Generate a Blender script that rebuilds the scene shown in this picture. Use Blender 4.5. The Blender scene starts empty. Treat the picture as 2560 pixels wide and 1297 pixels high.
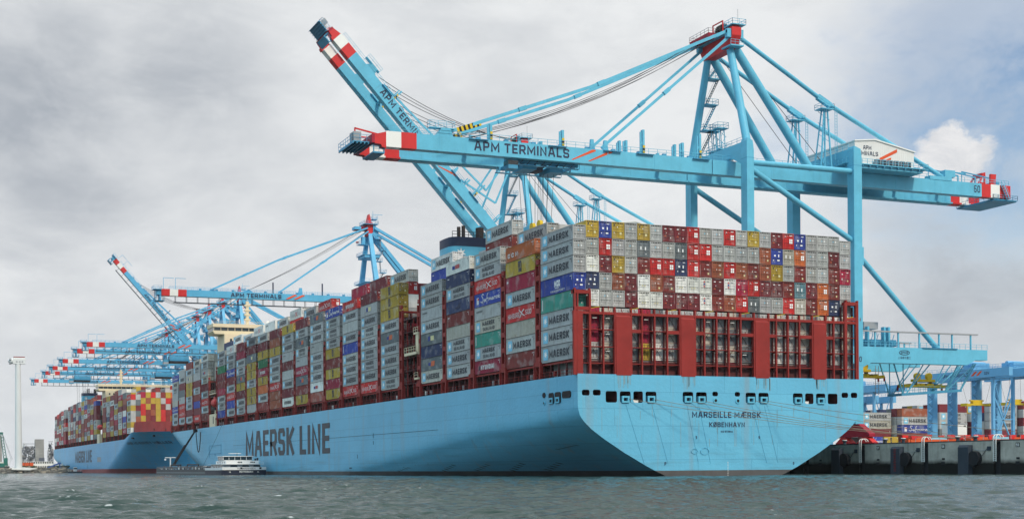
import bpy, math, random
import numpy as np
from mathutils import Vector, Matrix
random.seed(7); np.random.seed(7)
C = bpy.context.scene.collection
R = math.radians
sc = bpy.context.scene

# ---------------------------------------------------------------- camera
# world: X across the ship (quay side +), Y along the ship away from the viewer, Z up, water at 0
CAM = Vector((-105.92, -198.83, 1.79)); YAW = 0.36024; ROLL = -0.00682
cd = bpy.data.cameras.new('camera'); cam = bpy.data.objects.new('camera', cd); C.objects.link(cam)
fw = Vector((math.sin(YAW), math.cos(YAW), 0)); rt = Vector((math.cos(YAW), -math.sin(YAW), 0)); up = Vector((0, 0, 1))
r2 = rt*math.cos(ROLL) + up*math.sin(ROLL); u2 = -rt*math.sin(ROLL) + up*math.cos(ROLL)
m = Matrix((r2, u2, -fw)).transposed().to_4x4(); m.translation = CAM
cam.matrix_world = m
cd.sensor_width = 36; cd.lens = 3306.07/2560*36
cd.shift_x = (1280-1006.75)/2560; cd.shift_y = (1169.45*518/1297-259)/1024
cd.clip_start = 1; cd.clip_end = 30000
sc.camera = cam

# ---------------------------------------------------------------- light, sky, exposure
SUN_AZ = math.atan2(0.17, -1.0); SUN_EL = R(43)      # azimuth measured from +Y towards +X
sdir = Vector((math.sin(SUN_AZ)*math.cos(SUN_EL), math.cos(SUN_AZ)*math.cos(SUN_EL), math.sin(SUN_EL)))
sl = bpy.data.lights.new('sun', 'SUN'); sl.energy = 2.8; sl.angle = R(7); sl.color = (1, .89, .74)
so = bpy.data.objects.new('sun', sl); C.objects.link(so)
so.rotation_euler = (-sdir).to_track_quat('-Z', 'Y').to_euler(); so.location = (0, -200, 300)
sc.view_settings.view_transform = 'Standard'; sc.view_settings.look = 'None'
sc.view_settings.exposure = 0.0; sc.view_settings.gamma = 1
sc.cycles.caustics_reflective = False; sc.cycles.caustics_refractive = False

def direction(u, v):
    """unit direction of a compass bearing/elevation given as photo measurements (sky features are at infinity)"""
    x = (u-1006.75)/3306.07; y = (1169.45-v)/3306.07
    d = fw + r2*x + u2*y
    return d.normalized()

W = bpy.data.worlds.new('World'); sc.world = W; W.use_nodes = True
def world():
    nt = W.node_tree; N = nt.nodes; L = nt.links; N.clear()
    def n(t, **k):
        a = N.new(t)
        for kk, v in k.items(): setattr(a, kk, v)
        return a
    def math_(op, a, b=None, clamp=False):
        x = n('ShaderNodeMath', operation=op); x.use_clamp = clamp
        for i, v in enumerate((a, b)):
            if v is None: continue
            if isinstance(v, (int, float)): x.inputs[i].default_value = v
            else: L.new(v, x.inputs[i])
        return x.outputs[0]
    def ramp(v, a, b, lo=0., hi=1., smooth=True):
        x = n('ShaderNodeMapRange', interpolation_type='SMOOTHSTEP' if smooth else 'LINEAR'); x.clamp = True
        L.new(v, x.inputs[0]); x.inputs[1].default_value = a; x.inputs[2].default_value = b
        x.inputs[3].default_value = lo; x.inputs[4].default_value = hi
        return x.outputs[0]
    def mix(f, a, b):
        x = n('ShaderNodeMix', data_type='RGBA')
        if isinstance(f, (int, float)): x.inputs[0].default_value = f
        else: L.new(f, x.inputs[0])
        for i, v in ((6, a), (7, b)):
            if isinstance(v, tuple): x.inputs[i].default_value = (*v, 1)
            else: L.new(v, x.inputs[i])
        return x.outputs[2]
    tc = n('ShaderNodeTexCoord'); D = tc.outputs['Generated']
    sep = n('ShaderNodeSeparateXYZ'); L.new(D, sep.inputs[0]); z = sep.outputs[2]
    def noise(scale, sx, sy, sz, detail=7, rough=.55, dist=0., off=0.):
        mp = n('ShaderNodeMapping'); L.new(D, mp.inputs[0]); mp.inputs['Scale'].default_value = (sx, sy, sz)
        mp.inputs['Location'].default_value = (off, off*.7, off*.3); mp.inputs['Rotation'].default_value = (0, R(9), R(5))
        x = n('ShaderNodeTexNoise'); L.new(mp.outputs[0], x.inputs['Vector']); x.inputs['Scale'].default_value = scale
        x.inputs['Detail'].default_value = detail; x.inputs['Roughness'].default_value = rough; x.inputs['Distortion'].default_value = dist
        return x.outputs[0]
    n2 = noise(7, 1, 1, 2.2, 6, .6, .3, 3.1)
    n1 = noise(3.4, 1, 1, 2.4, 9, .58, .5, 1.7)
    n3 = noise(15, 1, 1, 1.5, 10, .66, .5, 5.3)
    n4 = noise(6.5, 1, 1, 2.6, 8, .6, .6, 8.2)
    def blob(u, v, r0, r1):
        d = direction(u, v)
        x = n('ShaderNodeVectorMath', operation='DISTANCE'); L.new(D, x.inputs[0]); x.inputs[1].default_value = d
        return ramp(math_('ADD', x.outputs['Value'], math_('ADD', math_('MULTIPLY', math_('SUBTRACT', n2, .5), .11), math_('MULTIPLY', math_('SUBTRACT', n3, .5), .05))), r0, r1, 1, 0)
    n5 = noise(45, 1, 1, 1.2, 6, .6, .2, 2.2)
    def puff(u, v, r0, r1):
        d = direction(u, v)
        x = n('ShaderNodeVectorMath', operation='DISTANCE'); L.new(D, x.inputs[0]); x.inputs[1].default_value = d
        return ramp(math_('ADD', x.outputs['Value'], math_('MULTIPLY', math_('SUBTRACT', n5, .5), .030)), r0, r1, 1, 0)
    sky = n('ShaderNodeTexSky', sky_type='NISHITA'); sky.sun_disc = False
    sky.sun_elevation = SUN_EL; sky.sun_rotation = SUN_AZ; sky.air_density = 1; sky.dust_density = 1.2; sky.ozone_density = 1.2
    blue = n('ShaderNodeVectorMath', operation='SCALE'); L.new(sky.outputs[0], blue.inputs[0]); blue.inputs['Scale'].default_value = .135
    # cloud cover: everywhere except two rents, on the right and a faint one upper left of the right crane
    gap = math_('MAXIMUM', blob(2530, 260, .05, .155), math_('MULTIPLY', blob(2330, 330, .01, .08), .8))
    gap = math_('MAXIMUM', gap, math_('MULTIPLY', blob(1990, 340, .0, .05), .45))
    cum = math_('MAXIMUM', puff(2372, 378, .013, .020), math_('MAXIMUM', puff(2340, 408, .013, .022), puff(2410, 400, .012, .020)))
    cum = math_('MAXIMUM', cum, math_('MULTIPLY', puff(2385, 415, .014, .030), .75))
    
    wisp = math_('MULTIPLY', ramp(n4, .62, .40), ramp(n3, .70, .40))
    cover = math_('SUBTRACT', 1.0, math_('MULTIPLY', math_('MULTIPLY', gap, math_('ADD', .62, math_('MULTIPLY', wisp, .45))), .95), True)
    # bluish brightness added to unseen sky behind and left, to fill shaded sides
    dv = n('ShaderNodeVectorMath', operation='DOT_PRODUCT'); L.new(D, dv.inputs[0]); dv.inputs[1].default_value = Vector((-.86, -.42, .30)).normalized()
    thin = ramp(math_('ADD', dv.outputs['Value'], math_('MULTIPLY', math_('SUBTRACT', n2, .5), .5)), .0, .62)
    # grey undersides, broken up at several scales
    nb = ramp(n1, .30, .66); nm = ramp(n2, .32, .66); nf = ramp(n3, .30, .68); nw = ramp(n4, .36, .66)
    dark = math_('MAXIMUM', blob(110, 290, .01, .16), math_('MULTIPLY', blob(430, 215, .01, .13), .85))
    dark = math_('MAXIMUM', dark, math_('MULTIPLY', blob(30, 600, .01, .12), .5))
    dark = math_('MAXIMUM', dark, math_('MULTIPLY', blob(2420, 580, .03, .16), .6))
    dark = math_('MAXIMUM', dark, math_('MULTIPLY', blob(1250, 480, .02, .10), .25))
    tex = math_('ADD', math_('MULTIPLY', nb, .36), math_('ADD', math_('MULTIPLY', nm, .26), math_('ADD', math_('MULTIPLY', nf, .20), math_('MULTIPLY', nw, .18))))
    tone = math_('ADD', math_('MULTIPLY', dark, math_('ADD', .42, math_('MULTIPLY', tex, .62))), math_('MULTIPLY', math_('SUBTRACT', tex, .36), .80), True)
    cloud = mix(tone, (.83, .848, .86), (.42, .455, .505))
    col = mix(cover, blue.outputs[0], cloud)
    col = mix(cum, col, mix(math_('MULTIPLY', ramp(n3, .58, .40), .55), (.83, .83, .84), (.58, .61, .66)))
    col = mix(math_('MULTIPLY', thin, .9), col, (.66, .95, 1.16))
    boost = ramp(z, .34, .85, 1.0, 1.7)          # an overcast sky is brightest overhead
    sc_ = n('ShaderNodeVectorMath', operation='SCALE'); L.new(col, sc_.inputs[0]); L.new(boost, sc_.inputs['Scale'])
    bg = n('ShaderNodeBackground'); L.new(sc_.outputs[0], bg.inputs[0]); bg.inputs[1].default_value = 1.0
    out = n('ShaderNodeOutputWorld'); L.new(bg.outputs[0], out.inputs[0])
world()

# ---------------------------------------------------------------- materials
MATS = {}
def mat(name, col, rough=.55, var=.10, scale=.35, streak=0., streak_col=(.18, .12, .08), metal=0., bump=0., objcol=False, spec=.2, patch=0.):
    if name in MATS: return MATS[name]
    M_ = bpy.data.materials.new(name.replace(' ', '_')); M_.use_nodes = True
    nt = M_.node_tree; N = nt.nodes; L = nt.links; b = N['Principled BSDF']
    b.inputs['Roughness'].default_value = rough; b.inputs['Metallic'].default_value = metal
    b.inputs['Specular IOR Level'].default_value = spec
    tc = N.new('ShaderNodeTexCoord'); nz = N.new('ShaderNodeTexNoise'); nz.inputs['Scale'].default_value = scale
    nz.inputs['Detail'].default_value = 6; nz.inputs['Roughness'].default_value = .65
    oi = N.new('ShaderNodeObjectInfo')
    off = N.new('ShaderNodeVectorMath'); off.operation = 'MULTIPLY_ADD'
    cmb = N.new('ShaderNodeCombineXYZ')
    for i in range(3): L.new(oi.outputs['Random'], cmb.inputs[i])
    L.new(cmb.outputs[0], off.inputs[0]); off.inputs[1].default_value = (37, 53, 71); L.new(tc.outputs['Object'], off.inputs[2])
    L.new(off.outputs[0], nz.inputs['Vector'])
    mr = N.new('ShaderNodeMapRange'); L.new(nz.outputs[0], mr.inputs[0]); mr.inputs[1].default_value = .3; mr.inputs[2].default_value = .7
    mr.inputs[3].default_value = 1-var; mr.inputs[4].default_value = 1+var*.6
    sc1 = N.new('ShaderNodeVectorMath'); sc1.operation = 'SCALE'
    if objcol: L.new(oi.outputs['Color'], sc1.inputs[0])
    else: sc1.inputs[0].default_value = col
    L.new(mr.outputs[0], sc1.inputs['Scale']); o = sc1.outputs[0]
    if streak > 0:
        mp = N.new('ShaderNodeMapping'); mp.inputs['Scale'].default_value = (1, 1, .06); L.new(off.outputs[0], mp.inputs[0])
        n2 = N.new('ShaderNodeTexNoise'); n2.inputs['Scale'].default_value = 1.3; n2.inputs['Detail'].default_value = 5; L.new(mp.outputs[0], n2.inputs['Vector'])
        m2 = N.new('ShaderNodeMapRange'); L.new(n2.outputs[0], m2.inputs[0]); m2.inputs[1].default_value = .52; m2.inputs[2].default_value = .78
        m2.inputs[3].default_value = 0; m2.inputs[4].default_value = streak
        mx = N.new('ShaderNodeMix'); mx.data_type = 'RGBA'; L.new(m2.outputs[0], mx.inputs[0]); L.new(o, mx.inputs[6])
        mx.inputs[7].default_value = (*streak_col, 1); o = mx.outputs[2]
    if patch > 0:
        n3 = N.new('ShaderNodeTexNoise'); n3.inputs['Scale'].default_value = 1.1; n3.inputs['Detail'].default_value = 9; n3.inputs['Roughness'].default_value = .7; L.new(off.outputs[0], n3.inputs['Vector'])
        m3 = N.new('ShaderNodeMapRange'); L.new(n3.outputs[0], m3.inputs[0]); m3.inputs[1].default_value = .60; m3.inputs[2].default_value = .70; m3.inputs[4].default_value = patch
        mx3 = N.new('ShaderNodeMix'); mx3.data_type = 'RGBA'; L.new(m3.outputs[0], mx3.inputs[0]); L.new(o, mx3.inputs[6]); mx3.inputs[7].default_value = (.12, .07, .04, 1); o = mx3.outputs[2]
        n4 = N.new('ShaderNodeTexNoise'); n4.inputs['Scale'].default_value = .45; n4.inputs['Detail'].default_value = 3; L.new(off.outputs[0], n4.inputs['Vector'])
        m4 = N.new('ShaderNodeMapRange'); L.new(n4.outputs[0], m4.inputs[0]); m4.inputs[1].default_value = .52; m4.inputs[2].default_value = .66; m4.inputs[4].default_value = .32
        mx4 = N.new('ShaderNodeMix'); mx4.data_type = 'RGBA'; L.new(m4.outputs[0], mx4.inputs[0]); L.new(o, mx4.inputs[6]); mx4.inputs[7].default_value = (.42, .41, .38, 1); o = mx4.outputs[2]
    L.new(o, b.inputs['Base Color'])
    if bump > 0:
        bp = N.new('ShaderNodeBump'); bp.inputs['Strength'].default_value = bump; bp.inputs['Distance'].default_value = .05
        L.new(nz.outputs[0], bp.inputs['Height']); L.new(bp.outputs[0], b.inputs['Normal'])
    MATS[name] = M_
    return M_
BL = mat('crane blue paint', (.115, .42, .57), .45, .12, .3, .16, (.10, .25, .32))
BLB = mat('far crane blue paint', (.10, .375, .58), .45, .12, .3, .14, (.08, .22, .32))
RED = mat('signal red paint', (.55, .03, .03), .5, .1)
DRED = mat('dark red paint', (.30, .012, .03), .5, .15)
WHT = mat('white paint', (.74, .73, .69), .5, .06, .3, .06, (.4, .36, .3))
NAVY = mat('dark blue lettering', (.028, .038, .075), .5, .08)
ORG = mat('orange stripe', (.62, .085, .025), .5, .06)
YEL = mat('yellow paint', (.62, .42, .02), .5, .12)
DARK = mat('dark machinery', (.035, .045, .06), .6, .2)
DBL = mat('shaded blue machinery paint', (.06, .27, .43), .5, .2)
ROPE = mat('steel rope', (.045, .045, .05), .6, .1)
GREY = mat('grey steel', (.30, .31, .32), .55, .12)
GLASS = mat('window glass', (.015, .025, .03), .08, .05, spec=.8)
CREAM = mat('cream paint', (.66, .56, .38), .5, .06, .2, .05, (.35, .22, .12))
SHIPRED = mat('oxide red paint', (.25, .024, .02), .6, .18, .3, .08, (.12, .05, .04))
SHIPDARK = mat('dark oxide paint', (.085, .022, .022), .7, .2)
BLACK = mat('black paint', (.012, .013, .016), .6, .2)
STACK = mat('sooty steel', (.035, .025, .022), .7, .3)
LETTER = mat('dark grey lettering', (.06, .065, .075), .55, .12)

# ---------------------------------------------------------------- mesh builder
class MB:
    def __init__(s, off=(0, 0, 0)):
        s.v = []; s.f = []; s.m = []; s.s = []; s.mats = []; s.off = off
    def mi(s, mt):
        if mt not in s.mats: s.mats.append(mt)
        return s.mats.index(mt)
    def add(s, vs, fs, mt, smooth=False):
        b = len(s.v); s.v += [tuple(v) for v in vs]; k = s.mi(mt)
        for f in fs:
            s.f.append(tuple(b+i for i in f)); s.m.append(k); s.s.append(smooth)
    def box(s, x0, x1, y0, y1, z0, z1, mt):
        s.add([(x0,y0,z0),(x1,y0,z0),(x1,y1,z0),(x0,y1,z0),(x0,y0,z1),(x1,y0,z1),(x1,y1,z1),(x0,y1,z1)],
              [(3,2,1,0),(4,5,6,7),(0,1,5,4),(1,2,6,5),(2,3,7,6),(3,0,4,7)], mt)
    def beam(s, p, q, w, h, mt, upv=(0, 0, 1), w1=None, h1=None):
        p = Vector(p); q = Vector(q); d = (q-p)
        if d.length < 1e-6: return
        d.normalize(); upv = Vector(upv)
        if abs(d.dot(upv)) > .995: upv = Vector((0, 1, 0))
        r = d.cross(upv).normalized(); u = r.cross(d); vs = []
        for c, ww, hh in ((p, w, h), (q, w1 or w, h1 or h)):
            for a, b in ((-1,-1),(1,-1),(1,1),(-1,1)): vs.append(c + r*(a*ww/2) + u*(b*hh/2))
        s.add(vs, [(3,2,1,0),(4,5,6,7),(0,1,5,4),(1,2,6,5),(2,3,7,6),(3,0,4,7)], mt)
    def tube(s, p, q, r, mt, n=12, r1=None, cap=True):
        p = Vector(p); q = Vector(q); d = (q-p).normalized(); a = Vector((0, 0, 1)) if abs(d.z) < .9 else Vector((0, 1, 0))
        x = d.cross(a).normalized(); y = d.cross(x); r1 = r if r1 is None else r1
        vs = []
        for c, rr in ((p, r), (q, r1)):
            for i in range(n):
                t = 2*math.pi*i/n; vs.append(c + x*(rr*math.cos(t)) + y*(rr*math.sin(t)))
        s.add(vs, [(i, (i+1) % n, n+(i+1) % n, n+i) for i in range(n)], mt, True)
        if cap: s.add(vs, [tuple(range(n-1, -1, -1)), tuple(range(n, 2*n))], mt)
    def poly(s, pts, mt): s.add(pts, [tuple(range(len(pts)))], mt)
    def prism(s, pts, d, mt):
        n = len(pts); d = Vector(d); a = [Vector(p) for p in pts]; b = [p+d for p in a]
        s.add(a+b, [tuple(range(n-1, -1, -1)), tuple(range(n, 2*n))] + [(i, (i+1) % n, n+(i+1) % n, n+i) for i in range(n)], mt)
    def rail(s, pts, mt, h=1.1, step=2.6, t=.06):
        for a, b in zip(pts, pts[1:]):
            a = Vector(a); b = Vector(b); n = max(1, int((b-a).length/step))
            for z in (h, h*.5): s.beam(a+Vector((0, 0, z)), b+Vector((0, 0, z)), t, t, mt)
            for i in range(n+1):
                c = a+(b-a)*(i/n); s.beam(c, c+Vector((0, 0, h)), t, t, mt)
    def mesh(s, name):
        me = bpy.data.meshes.new(name)
        o = s.off
        me.from_pydata([(x-o[0], y-o[1], z-o[2]) for x, y, z in s.v], [], s.f)
        for mt in s.mats: me.materials.append(mt)
        me.polygons.foreach_set('material_index', s.m); me.polygons.foreach_set('use_smooth', s.s)
        me.update(); return me
    def build(s, name, parent=None, loc=(0, 0, 0)):
        return link(name, s.mesh(name), parent, loc)
def link(name, me, parent=None, loc=(0, 0, 0), rot=None):
    o = bpy.data.objects.new(name, me); C.objects.link(o); o.location = loc
    if rot: o.rotation_euler = rot
    if parent: o.parent = parent
    return o
def tag(o, label, cat, group=None, kind=None):
    if label: o['label'] = label
    if cat: o['category'] = cat
    if group: o['group'] = group
    if kind: o['kind'] = kind
    return o
def thing(name, loc, label, cat, group=None):
    o = bpy.data.objects.new(name, None); C.objects.link(o); o.location = loc; o.empty_display_size = 1
    return tag(o, label, cat, group)

# ---------------------------------------------------------------- stroke lettering (drawn by hand, chamfered block capitals)
_O = [(.2,0),(.8,0),(1,.15),(1,.85),(.8,1),(.2,1),(0,.85),(0,.15),(.2,0)]
_P = [(0,0),(0,1),(.82,1),(1,.87),(1,.56),(.82,.43),(0,.43)]
_S = [(1,.84),(1,.9),(.86,1),(.15,1),(0,.89),(0,.63),(.15,.52),(.85,.48),(1,.37),(1,.11),(.85,0),(.14,0),(0,.10),(0,.16)]
_C = [(1,.72),(1,.87),(.82,1),(.18,1),(0,.87),(0,.13),(.18,0),(.82,0),(1,.13),(1,.28)]
FONT = {'A': (.72, [[(0,0),(.36,1),(.64,1),(1,0)],[(.2,.3),(.8,.3)]]),
 'B': (.64, [[(0,0),(0,1),(.8,1),(1,.87),(1,.65),(.82,.52),(0,.52)],[(.82,.52),(1,.40),(1,.13),(.8,0),(0,0)]]),
 'C': (.62, [_C]), 'D': (.64, [[(0,0),(0,1),(.78,1),(1,.83),(1,.17),(.78,0),(0,0)]]),
 'E': (.56, [[(1,1),(0,1),(0,0),(1,0)],[(0,.5),(.86,.5)]]), 'F': (.56, [[(1,1),(0,1),(0,0)],[(0,.5),(.86,.5)]]),
 'G': (.64, [_C+[(1,.45),(.6,.45)]]), 'H': (.64, [[(0,0),(0,1)],[(1,0),(1,1)],[(0,.5),(1,.5)]]),
 'I': (.0, [[(0,0),(0,1)]]), 'J': (.5, [[(1,1),(1,.15),(.8,0),(.2,0),(0,.15)]]),
 'K': (.66, [[(0,0),(0,1)],[(1,1),(.12,.46)],[(.3,.6),(1,0)]]), 'L': (.52, [[(0,1),(0,0),(1,0)]]),
 'M': (.84, [[(0,0),(0,1),(.5,.22),(1,1),(1,0)]]), 'N': (.66, [[(0,0),(0,1),(1,0),(1,1)]]),
 'O': (.66, [_O]), 'P': (.62, [_P]), 'R': (.64, [_P, [(.55,.43),(1,0)]]), 'S': (.62, [_S]),
 'T': (.62, [[(0,1),(1,1)],[(.5,1),(.5,0)]]), 'U': (.64, [[(0,1),(0,.15),(.2,0),(.8,0),(1,.15),(1,1)]]),
 'V': (.66, [[(0,1),(.5,0),(1,1)]]), 'W': (.9, [[(0,1),(.25,0),(.5,.8),(.75,0),(1,1)]]), 'Y': (.66, [[(0,1),(.5,.48),(1,1)],[(.5,.48),(.5,0)]]),
 'Z': (.6, [[(0,1),(1,1),(0,0),(1,0)]]), 'X': (.62, [[(0,0),(1,1)],[(0,1),(1,0)]]),
 'Ø': (.66, [_O, [(.05,-.06),(.95,1.06)]]), 'Æ': (1.0, [[(0,0),(.42,1),(1,1)],[(.55,1),(.55,0),(1,0)],[(.15,.33),(.55,.33)],[(.55,.52),(.92,.52)]]),
 'Ü': (.64, [[(0,.84),(0,.15),(.2,0),(.8,0),(1,.15),(1,.84)],[(.2,1.08),(.2,.98)],[(.8,1.08),(.8,.98)]]),
 '0': (.6, [_O]), '6': (.6, [[(.95,1),(.2,1),(0,.85),(0,.15),(.2,0),(.8,0),(1,.13),(1,.42),(.8,.55),(0,.55)]]),
 '9': (.6, [[(.05,0),(.8,0),(1,.15),(1,.85),(.8,1),(.2,1),(0,.87),(0,.58),(.2,.45),(1,.45)]]),
 '7': (.58, [[(0,1),(1,1),(.35,0)]]), '8': (.6, [_O, [(0,.5),(1,.5)]]), '4': (.6, [[(.75,0),(.75,1),(0,.3),(1,.3)]]),
 '1': (.3, [[(0,.8),(.9,1),(.9,0)]]), '2': (.6, [[(0,.8),(.2,1),(.8,1),(1,.85),(1,.6),(0,0),(1,0)]]), '3': (.6, [_S[:0]+[(0,1),(1,1),(.5,.55),(1,.4),(1,.13),(.8,0),(.2,0),(0,.13)]]),
 '5': (.6, [[(1,1),(0,1),(0,.55),(.8,.55),(1,.42),(1,.13),(.8,0),(0,0)]]), '-': (.4, [[(0,.5),(1,.5)]])}
def strokes(text, h, t=.2, wscale=1.0, gap=.16):
    """polylines of a line of text with cap height h; returns (list of polylines, thickness, width)"""
    x = 0; out = []; T = t*h
    for ch in text:
        if ch == ' ': x += .34*h*wscale; continue
        w, pl = FONT[ch]; wd = max(w*h*wscale, T)
        for p in pl: out.append([(x+T/2+u*(wd-T), T/2+v*(h-T)) for u, v in p])
        x += wd + gap*h*wscale
    return out, T, x-gap*h*wscale
def ribbon(pl, T):
    P_ = [Vector(p) for p in pl]; n = len(P_); closed = (P_[0]-P_[-1]).length < 1e-6; L_ = []; R_ = []
    for i in range(n):
        d0 = (P_[i]-P_[i-1]).normalized() if i > 0 else None; d1 = (P_[i+1]-P_[i]).normalized() if i < n-1 else None
        if closed and i == 0: d0 = (P_[-1]-P_[-2]).normalized()
        if closed and i == n-1: d1 = (P_[1]-P_[0]).normalized()
        if d0 is None: d0 = d1
        if d1 is None: d1 = d0
        n0 = Vector((-d0.y, d0.x)); n1 = Vector((-d1.y, d1.x)); mm = n0+n1
        if mm.length < .3: mm = n0.copy(); k = 1
        else: mm.normalize(); k = min(1/max(mm.dot(n0), .3), 1.9)
        e = 0
        c = P_[i]
        if not closed and i == 0: c = c-d1*T/2
        if not closed and i == n-1: c = c+d0*T/2
        L_.append(c+mm*(T/2*k)); R_.append(c-mm*(T/2*k))
    return [(L_[i], R_[i], R_[i+1], L_[i+1]) for i in range(n-1)]
def letter(mb, text, org, right, upv, h, mt, width=None, t=.2, ws=1.0, gap=.16, center=False, lift=.02, slant=0.):
    right = Vector(right); upv = Vector(upv); nrm = right.cross(upv); org = Vector(org)
    pls, T, w = strokes(text, h, t, ws, gap)
    kx = (width/w) if width else 1.0
    ox = -w*kx/2 if center else 0
    for i, pl in enumerate(pls):
        o = org + nrm*(lift + .004*(i % 4))
        for qd in ribbon(pl, T):
            mb.poly([o + right*(ox+(c.x+slant*c.y)*kx) + upv*c.y for c in qd], mt)
def line2(mb, pts, T, org, right, upv, mt, lift=.02):
    right = Vector(right); upv = Vector(upv); nrm = right.cross(upv); o = Vector(org)+nrm*lift
    for qd in ribbon(pts, T): mb.poly([o + right*c.x + upv*c.y for c in qd], mt)
def shape(mb, pts, org, right, upv, mt, lift=.02):
    right = Vector(right); upv = Vector(upv); o = Vector(org)+right.cross(upv)*lift
    mb.poly([o + right*x + upv*y for x, y in pts], mt)
def star(mb, cx, cy, r, org, right, upv, mt, lift=.03, n=7):
    right = Vector(right); upv = Vector(upv); o = Vector(org)+right.cross(upv)*lift
    pts = []
    for i in range(2*n):
        a = math.pi/2+math.pi*i/n; rr = r if i % 2 == 0 else r*.42
        pts.append(o+right*(cx+rr*math.cos(a))+upv*(cy+rr*math.sin(a)))
    c = o+right*cx+upv*cy
    for i in range(2*n): mb.poly([c, pts[i], pts[(i+1) % (2*n)]], mt)
# ---------------------------------------------------------------- hull
HC = 28.9; HB = 29.3
TT = [(-2.5,23.),(-1.5,20.3),(-.08,17.21),(.83,15.15),(1.67,13.34),(4.15,8.67),(6.46,4.83),(8.0,2.55),(9.3,1.1),(10.3,.3),(11.6,-.08),(17.3,-.12)]
def half_t(z):
    z = max(z, -2.5)
    for (a, xa), (b, xb) in zip(TT, TT[1:]):
        if z <= b: return HC-(xa+(xb-xa)*(z-a)/(b-a))
    return HC+.12
def half(Y, z):
    if Y < 125:
        s = 12.5*(max(Y+1.5, 0)/126.5)**.9; rr = 3.6*min(1, max(0, (Y+1.5)/40))
        k = min(1, max(0, (Y+1.5)/12)); wide = sum(half_t(z+s+rr*d) for d in (-1, -.6, -.2, .2, .6, 1))/6
        return min(HB, wide + (HB-29.02)*k*(1 if wide > 28.5 else 0))
    zz = min(max(z, 0), 21)/17.3
    Y0 = 268+84*zz**.85; Y1 = 391+5*zz
    if Y <= Y0: return HB
    u = min(1, (Y-Y0)/(Y1-Y0)); p = 1.7+.6*zz
    return max(.25, HB*(1-u**p))
def hull_paint(name, col, streak):
    M_ = mat(name, col, .42, .10, .06, streak, (.15, .20, .22)); nt = M_.node_tree; N = nt.nodes; L = nt.links
    b = N['Principled BSDF']; old = b.inputs['Base Color'].links[0].from_socket
    tc = N.new('ShaderNodeTexCoord')
    # welded plate seams
    br = N.new('ShaderNodeTexBrick'); mp = N.new('ShaderNodeMapping'); sx = N.new('ShaderNodeSeparateXYZ'); L.new(tc.outputs['Object'], sx.inputs[0])
    ad = N.new('ShaderNodeMath'); ad.operation = 'ADD'; L.new(sx.outputs[0], ad.inputs[0]); L.new(sx.outputs[1], ad.inputs[1])
    cb = N.new('ShaderNodeCombineXYZ'); L.new(ad.outputs[0], cb.inputs[0]); L.new(sx.outputs[2], cb.inputs[1])
    L.new(cb.outputs[0], br.inputs['Vector']); br.inputs['Scale'].default_value = 1; br.inputs['Brick Width'].default_value = 11
    br.inputs['Row Height'].default_value = 2.9; br.inputs['Mortar Size'].default_value = .07; br.inputs['Mortar Smooth'].default_value = .6
    br.inputs['Color1'].default_value = (1, 1, 1, 1); br.inputs['Color2'].default_value = (.90, .915, .94, 1); br.inputs['Mortar'].default_value = (.66, .69, .74, 1)
    mx = N.new('ShaderNodeMix'); mx.data_type = 'RGBA'; mx.blend_type = 'MULTIPLY'; mx.inputs[0].default_value = .8
    L.new(old, mx.inputs[6]); L.new(br.outputs[0], mx.inputs[7])
    # rust runs, large scale
    mp2 = N.new('ShaderNodeMapping'); mp2.inputs['Scale'].default_value = (.35, .35, .018); L.new(tc.outputs['Object'], mp2.inputs[0])
    nz = N.new('ShaderNodeTexNoise'); nz.inputs['Scale'].default_value = 1; nz.inputs['Detail'].default_value = 6; L.new(mp2.outputs[0], nz.inputs['Vector'])
    mr = N.new('ShaderNodeMapRange'); L.new(nz.outputs[0], mr.inputs[0]); mr.inputs[1].default_value = .56; mr.inputs[2].default_value = .72; mr.inputs[4].default_value = .36
    m3 = N.new('ShaderNodeMix'); m3.data_type = 'RGBA'; L.new(mr.outputs[0], m3.inputs[0]); L.new(mx.outputs[2], m3.inputs[6]); m3.inputs[7].default_value = (.26, .24, .22, 1)
    # rubbed band along the waterline
    mp4 = N.new('ShaderNodeMapping'); mp4.inputs['Scale'].default_value = (.05, .05, .9); L.new(tc.outputs['Object'], mp4.inputs[0])
    n4 = N.new('ShaderNodeTexNoise'); n4.inputs['Scale'].default_value = 1; n4.inputs['Detail'].default_value = 8; n4.inputs['Roughness'].default_value = .65; L.new(mp4.outputs[0], n4.inputs['Vector'])
    zr = N.new('ShaderNodeMapRange'); L.new(sx.outputs[2], zr.inputs[0]); zr.inputs[1].default_value = 6.5; zr.inputs[2].default_value = 1.0; zr.inputs[3].default_value = .10; zr.inputs[4].default_value = .75
    r4 = N.new('ShaderNodeMapRange'); L.new(n4.outputs[0], r4.inputs[0]); r4.inputs[1].default_value = .5; r4.inputs[2].default_value = .68
    mu = N.new('ShaderNodeMath'); mu.operation = 'MULTIPLY'; L.new(zr.outputs[0], mu.inputs[0]); L.new(r4.outputs[0], mu.inputs[1])
    m5 = N.new('ShaderNodeMix'); m5.data_type = 'RGBA'; L.new(mu.outputs[0], m5.inputs[0]); L.new(m3.outputs[2], m5.inputs[6]); m5.inputs[7].default_value = (.10, .24, .32, 1)
    L.new(m5.outputs[2], b.inputs['Base Color'])
    # slight buckling of the plates between frames
    wv = N.new('ShaderNodeTexNoise'); mp5 = N.new('ShaderNodeMapping'); mp5.inputs['Scale'].default_value = (.28, .28, .34); L.new(tc.outputs['Object'], mp5.inputs[0]); L.new(mp5.outputs[0], wv.inputs['Vector']); wv.inputs['Detail'].default_value = 2
    bp = N.new('ShaderNodeBump'); bp.inputs['Strength'].default_value = .35; bp.inputs['Distance'].default_value = .12; L.new(wv.outputs[0], bp.inputs['Height']); L.new(bp.outputs[0], b.inputs['Normal'])
    return M_
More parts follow.
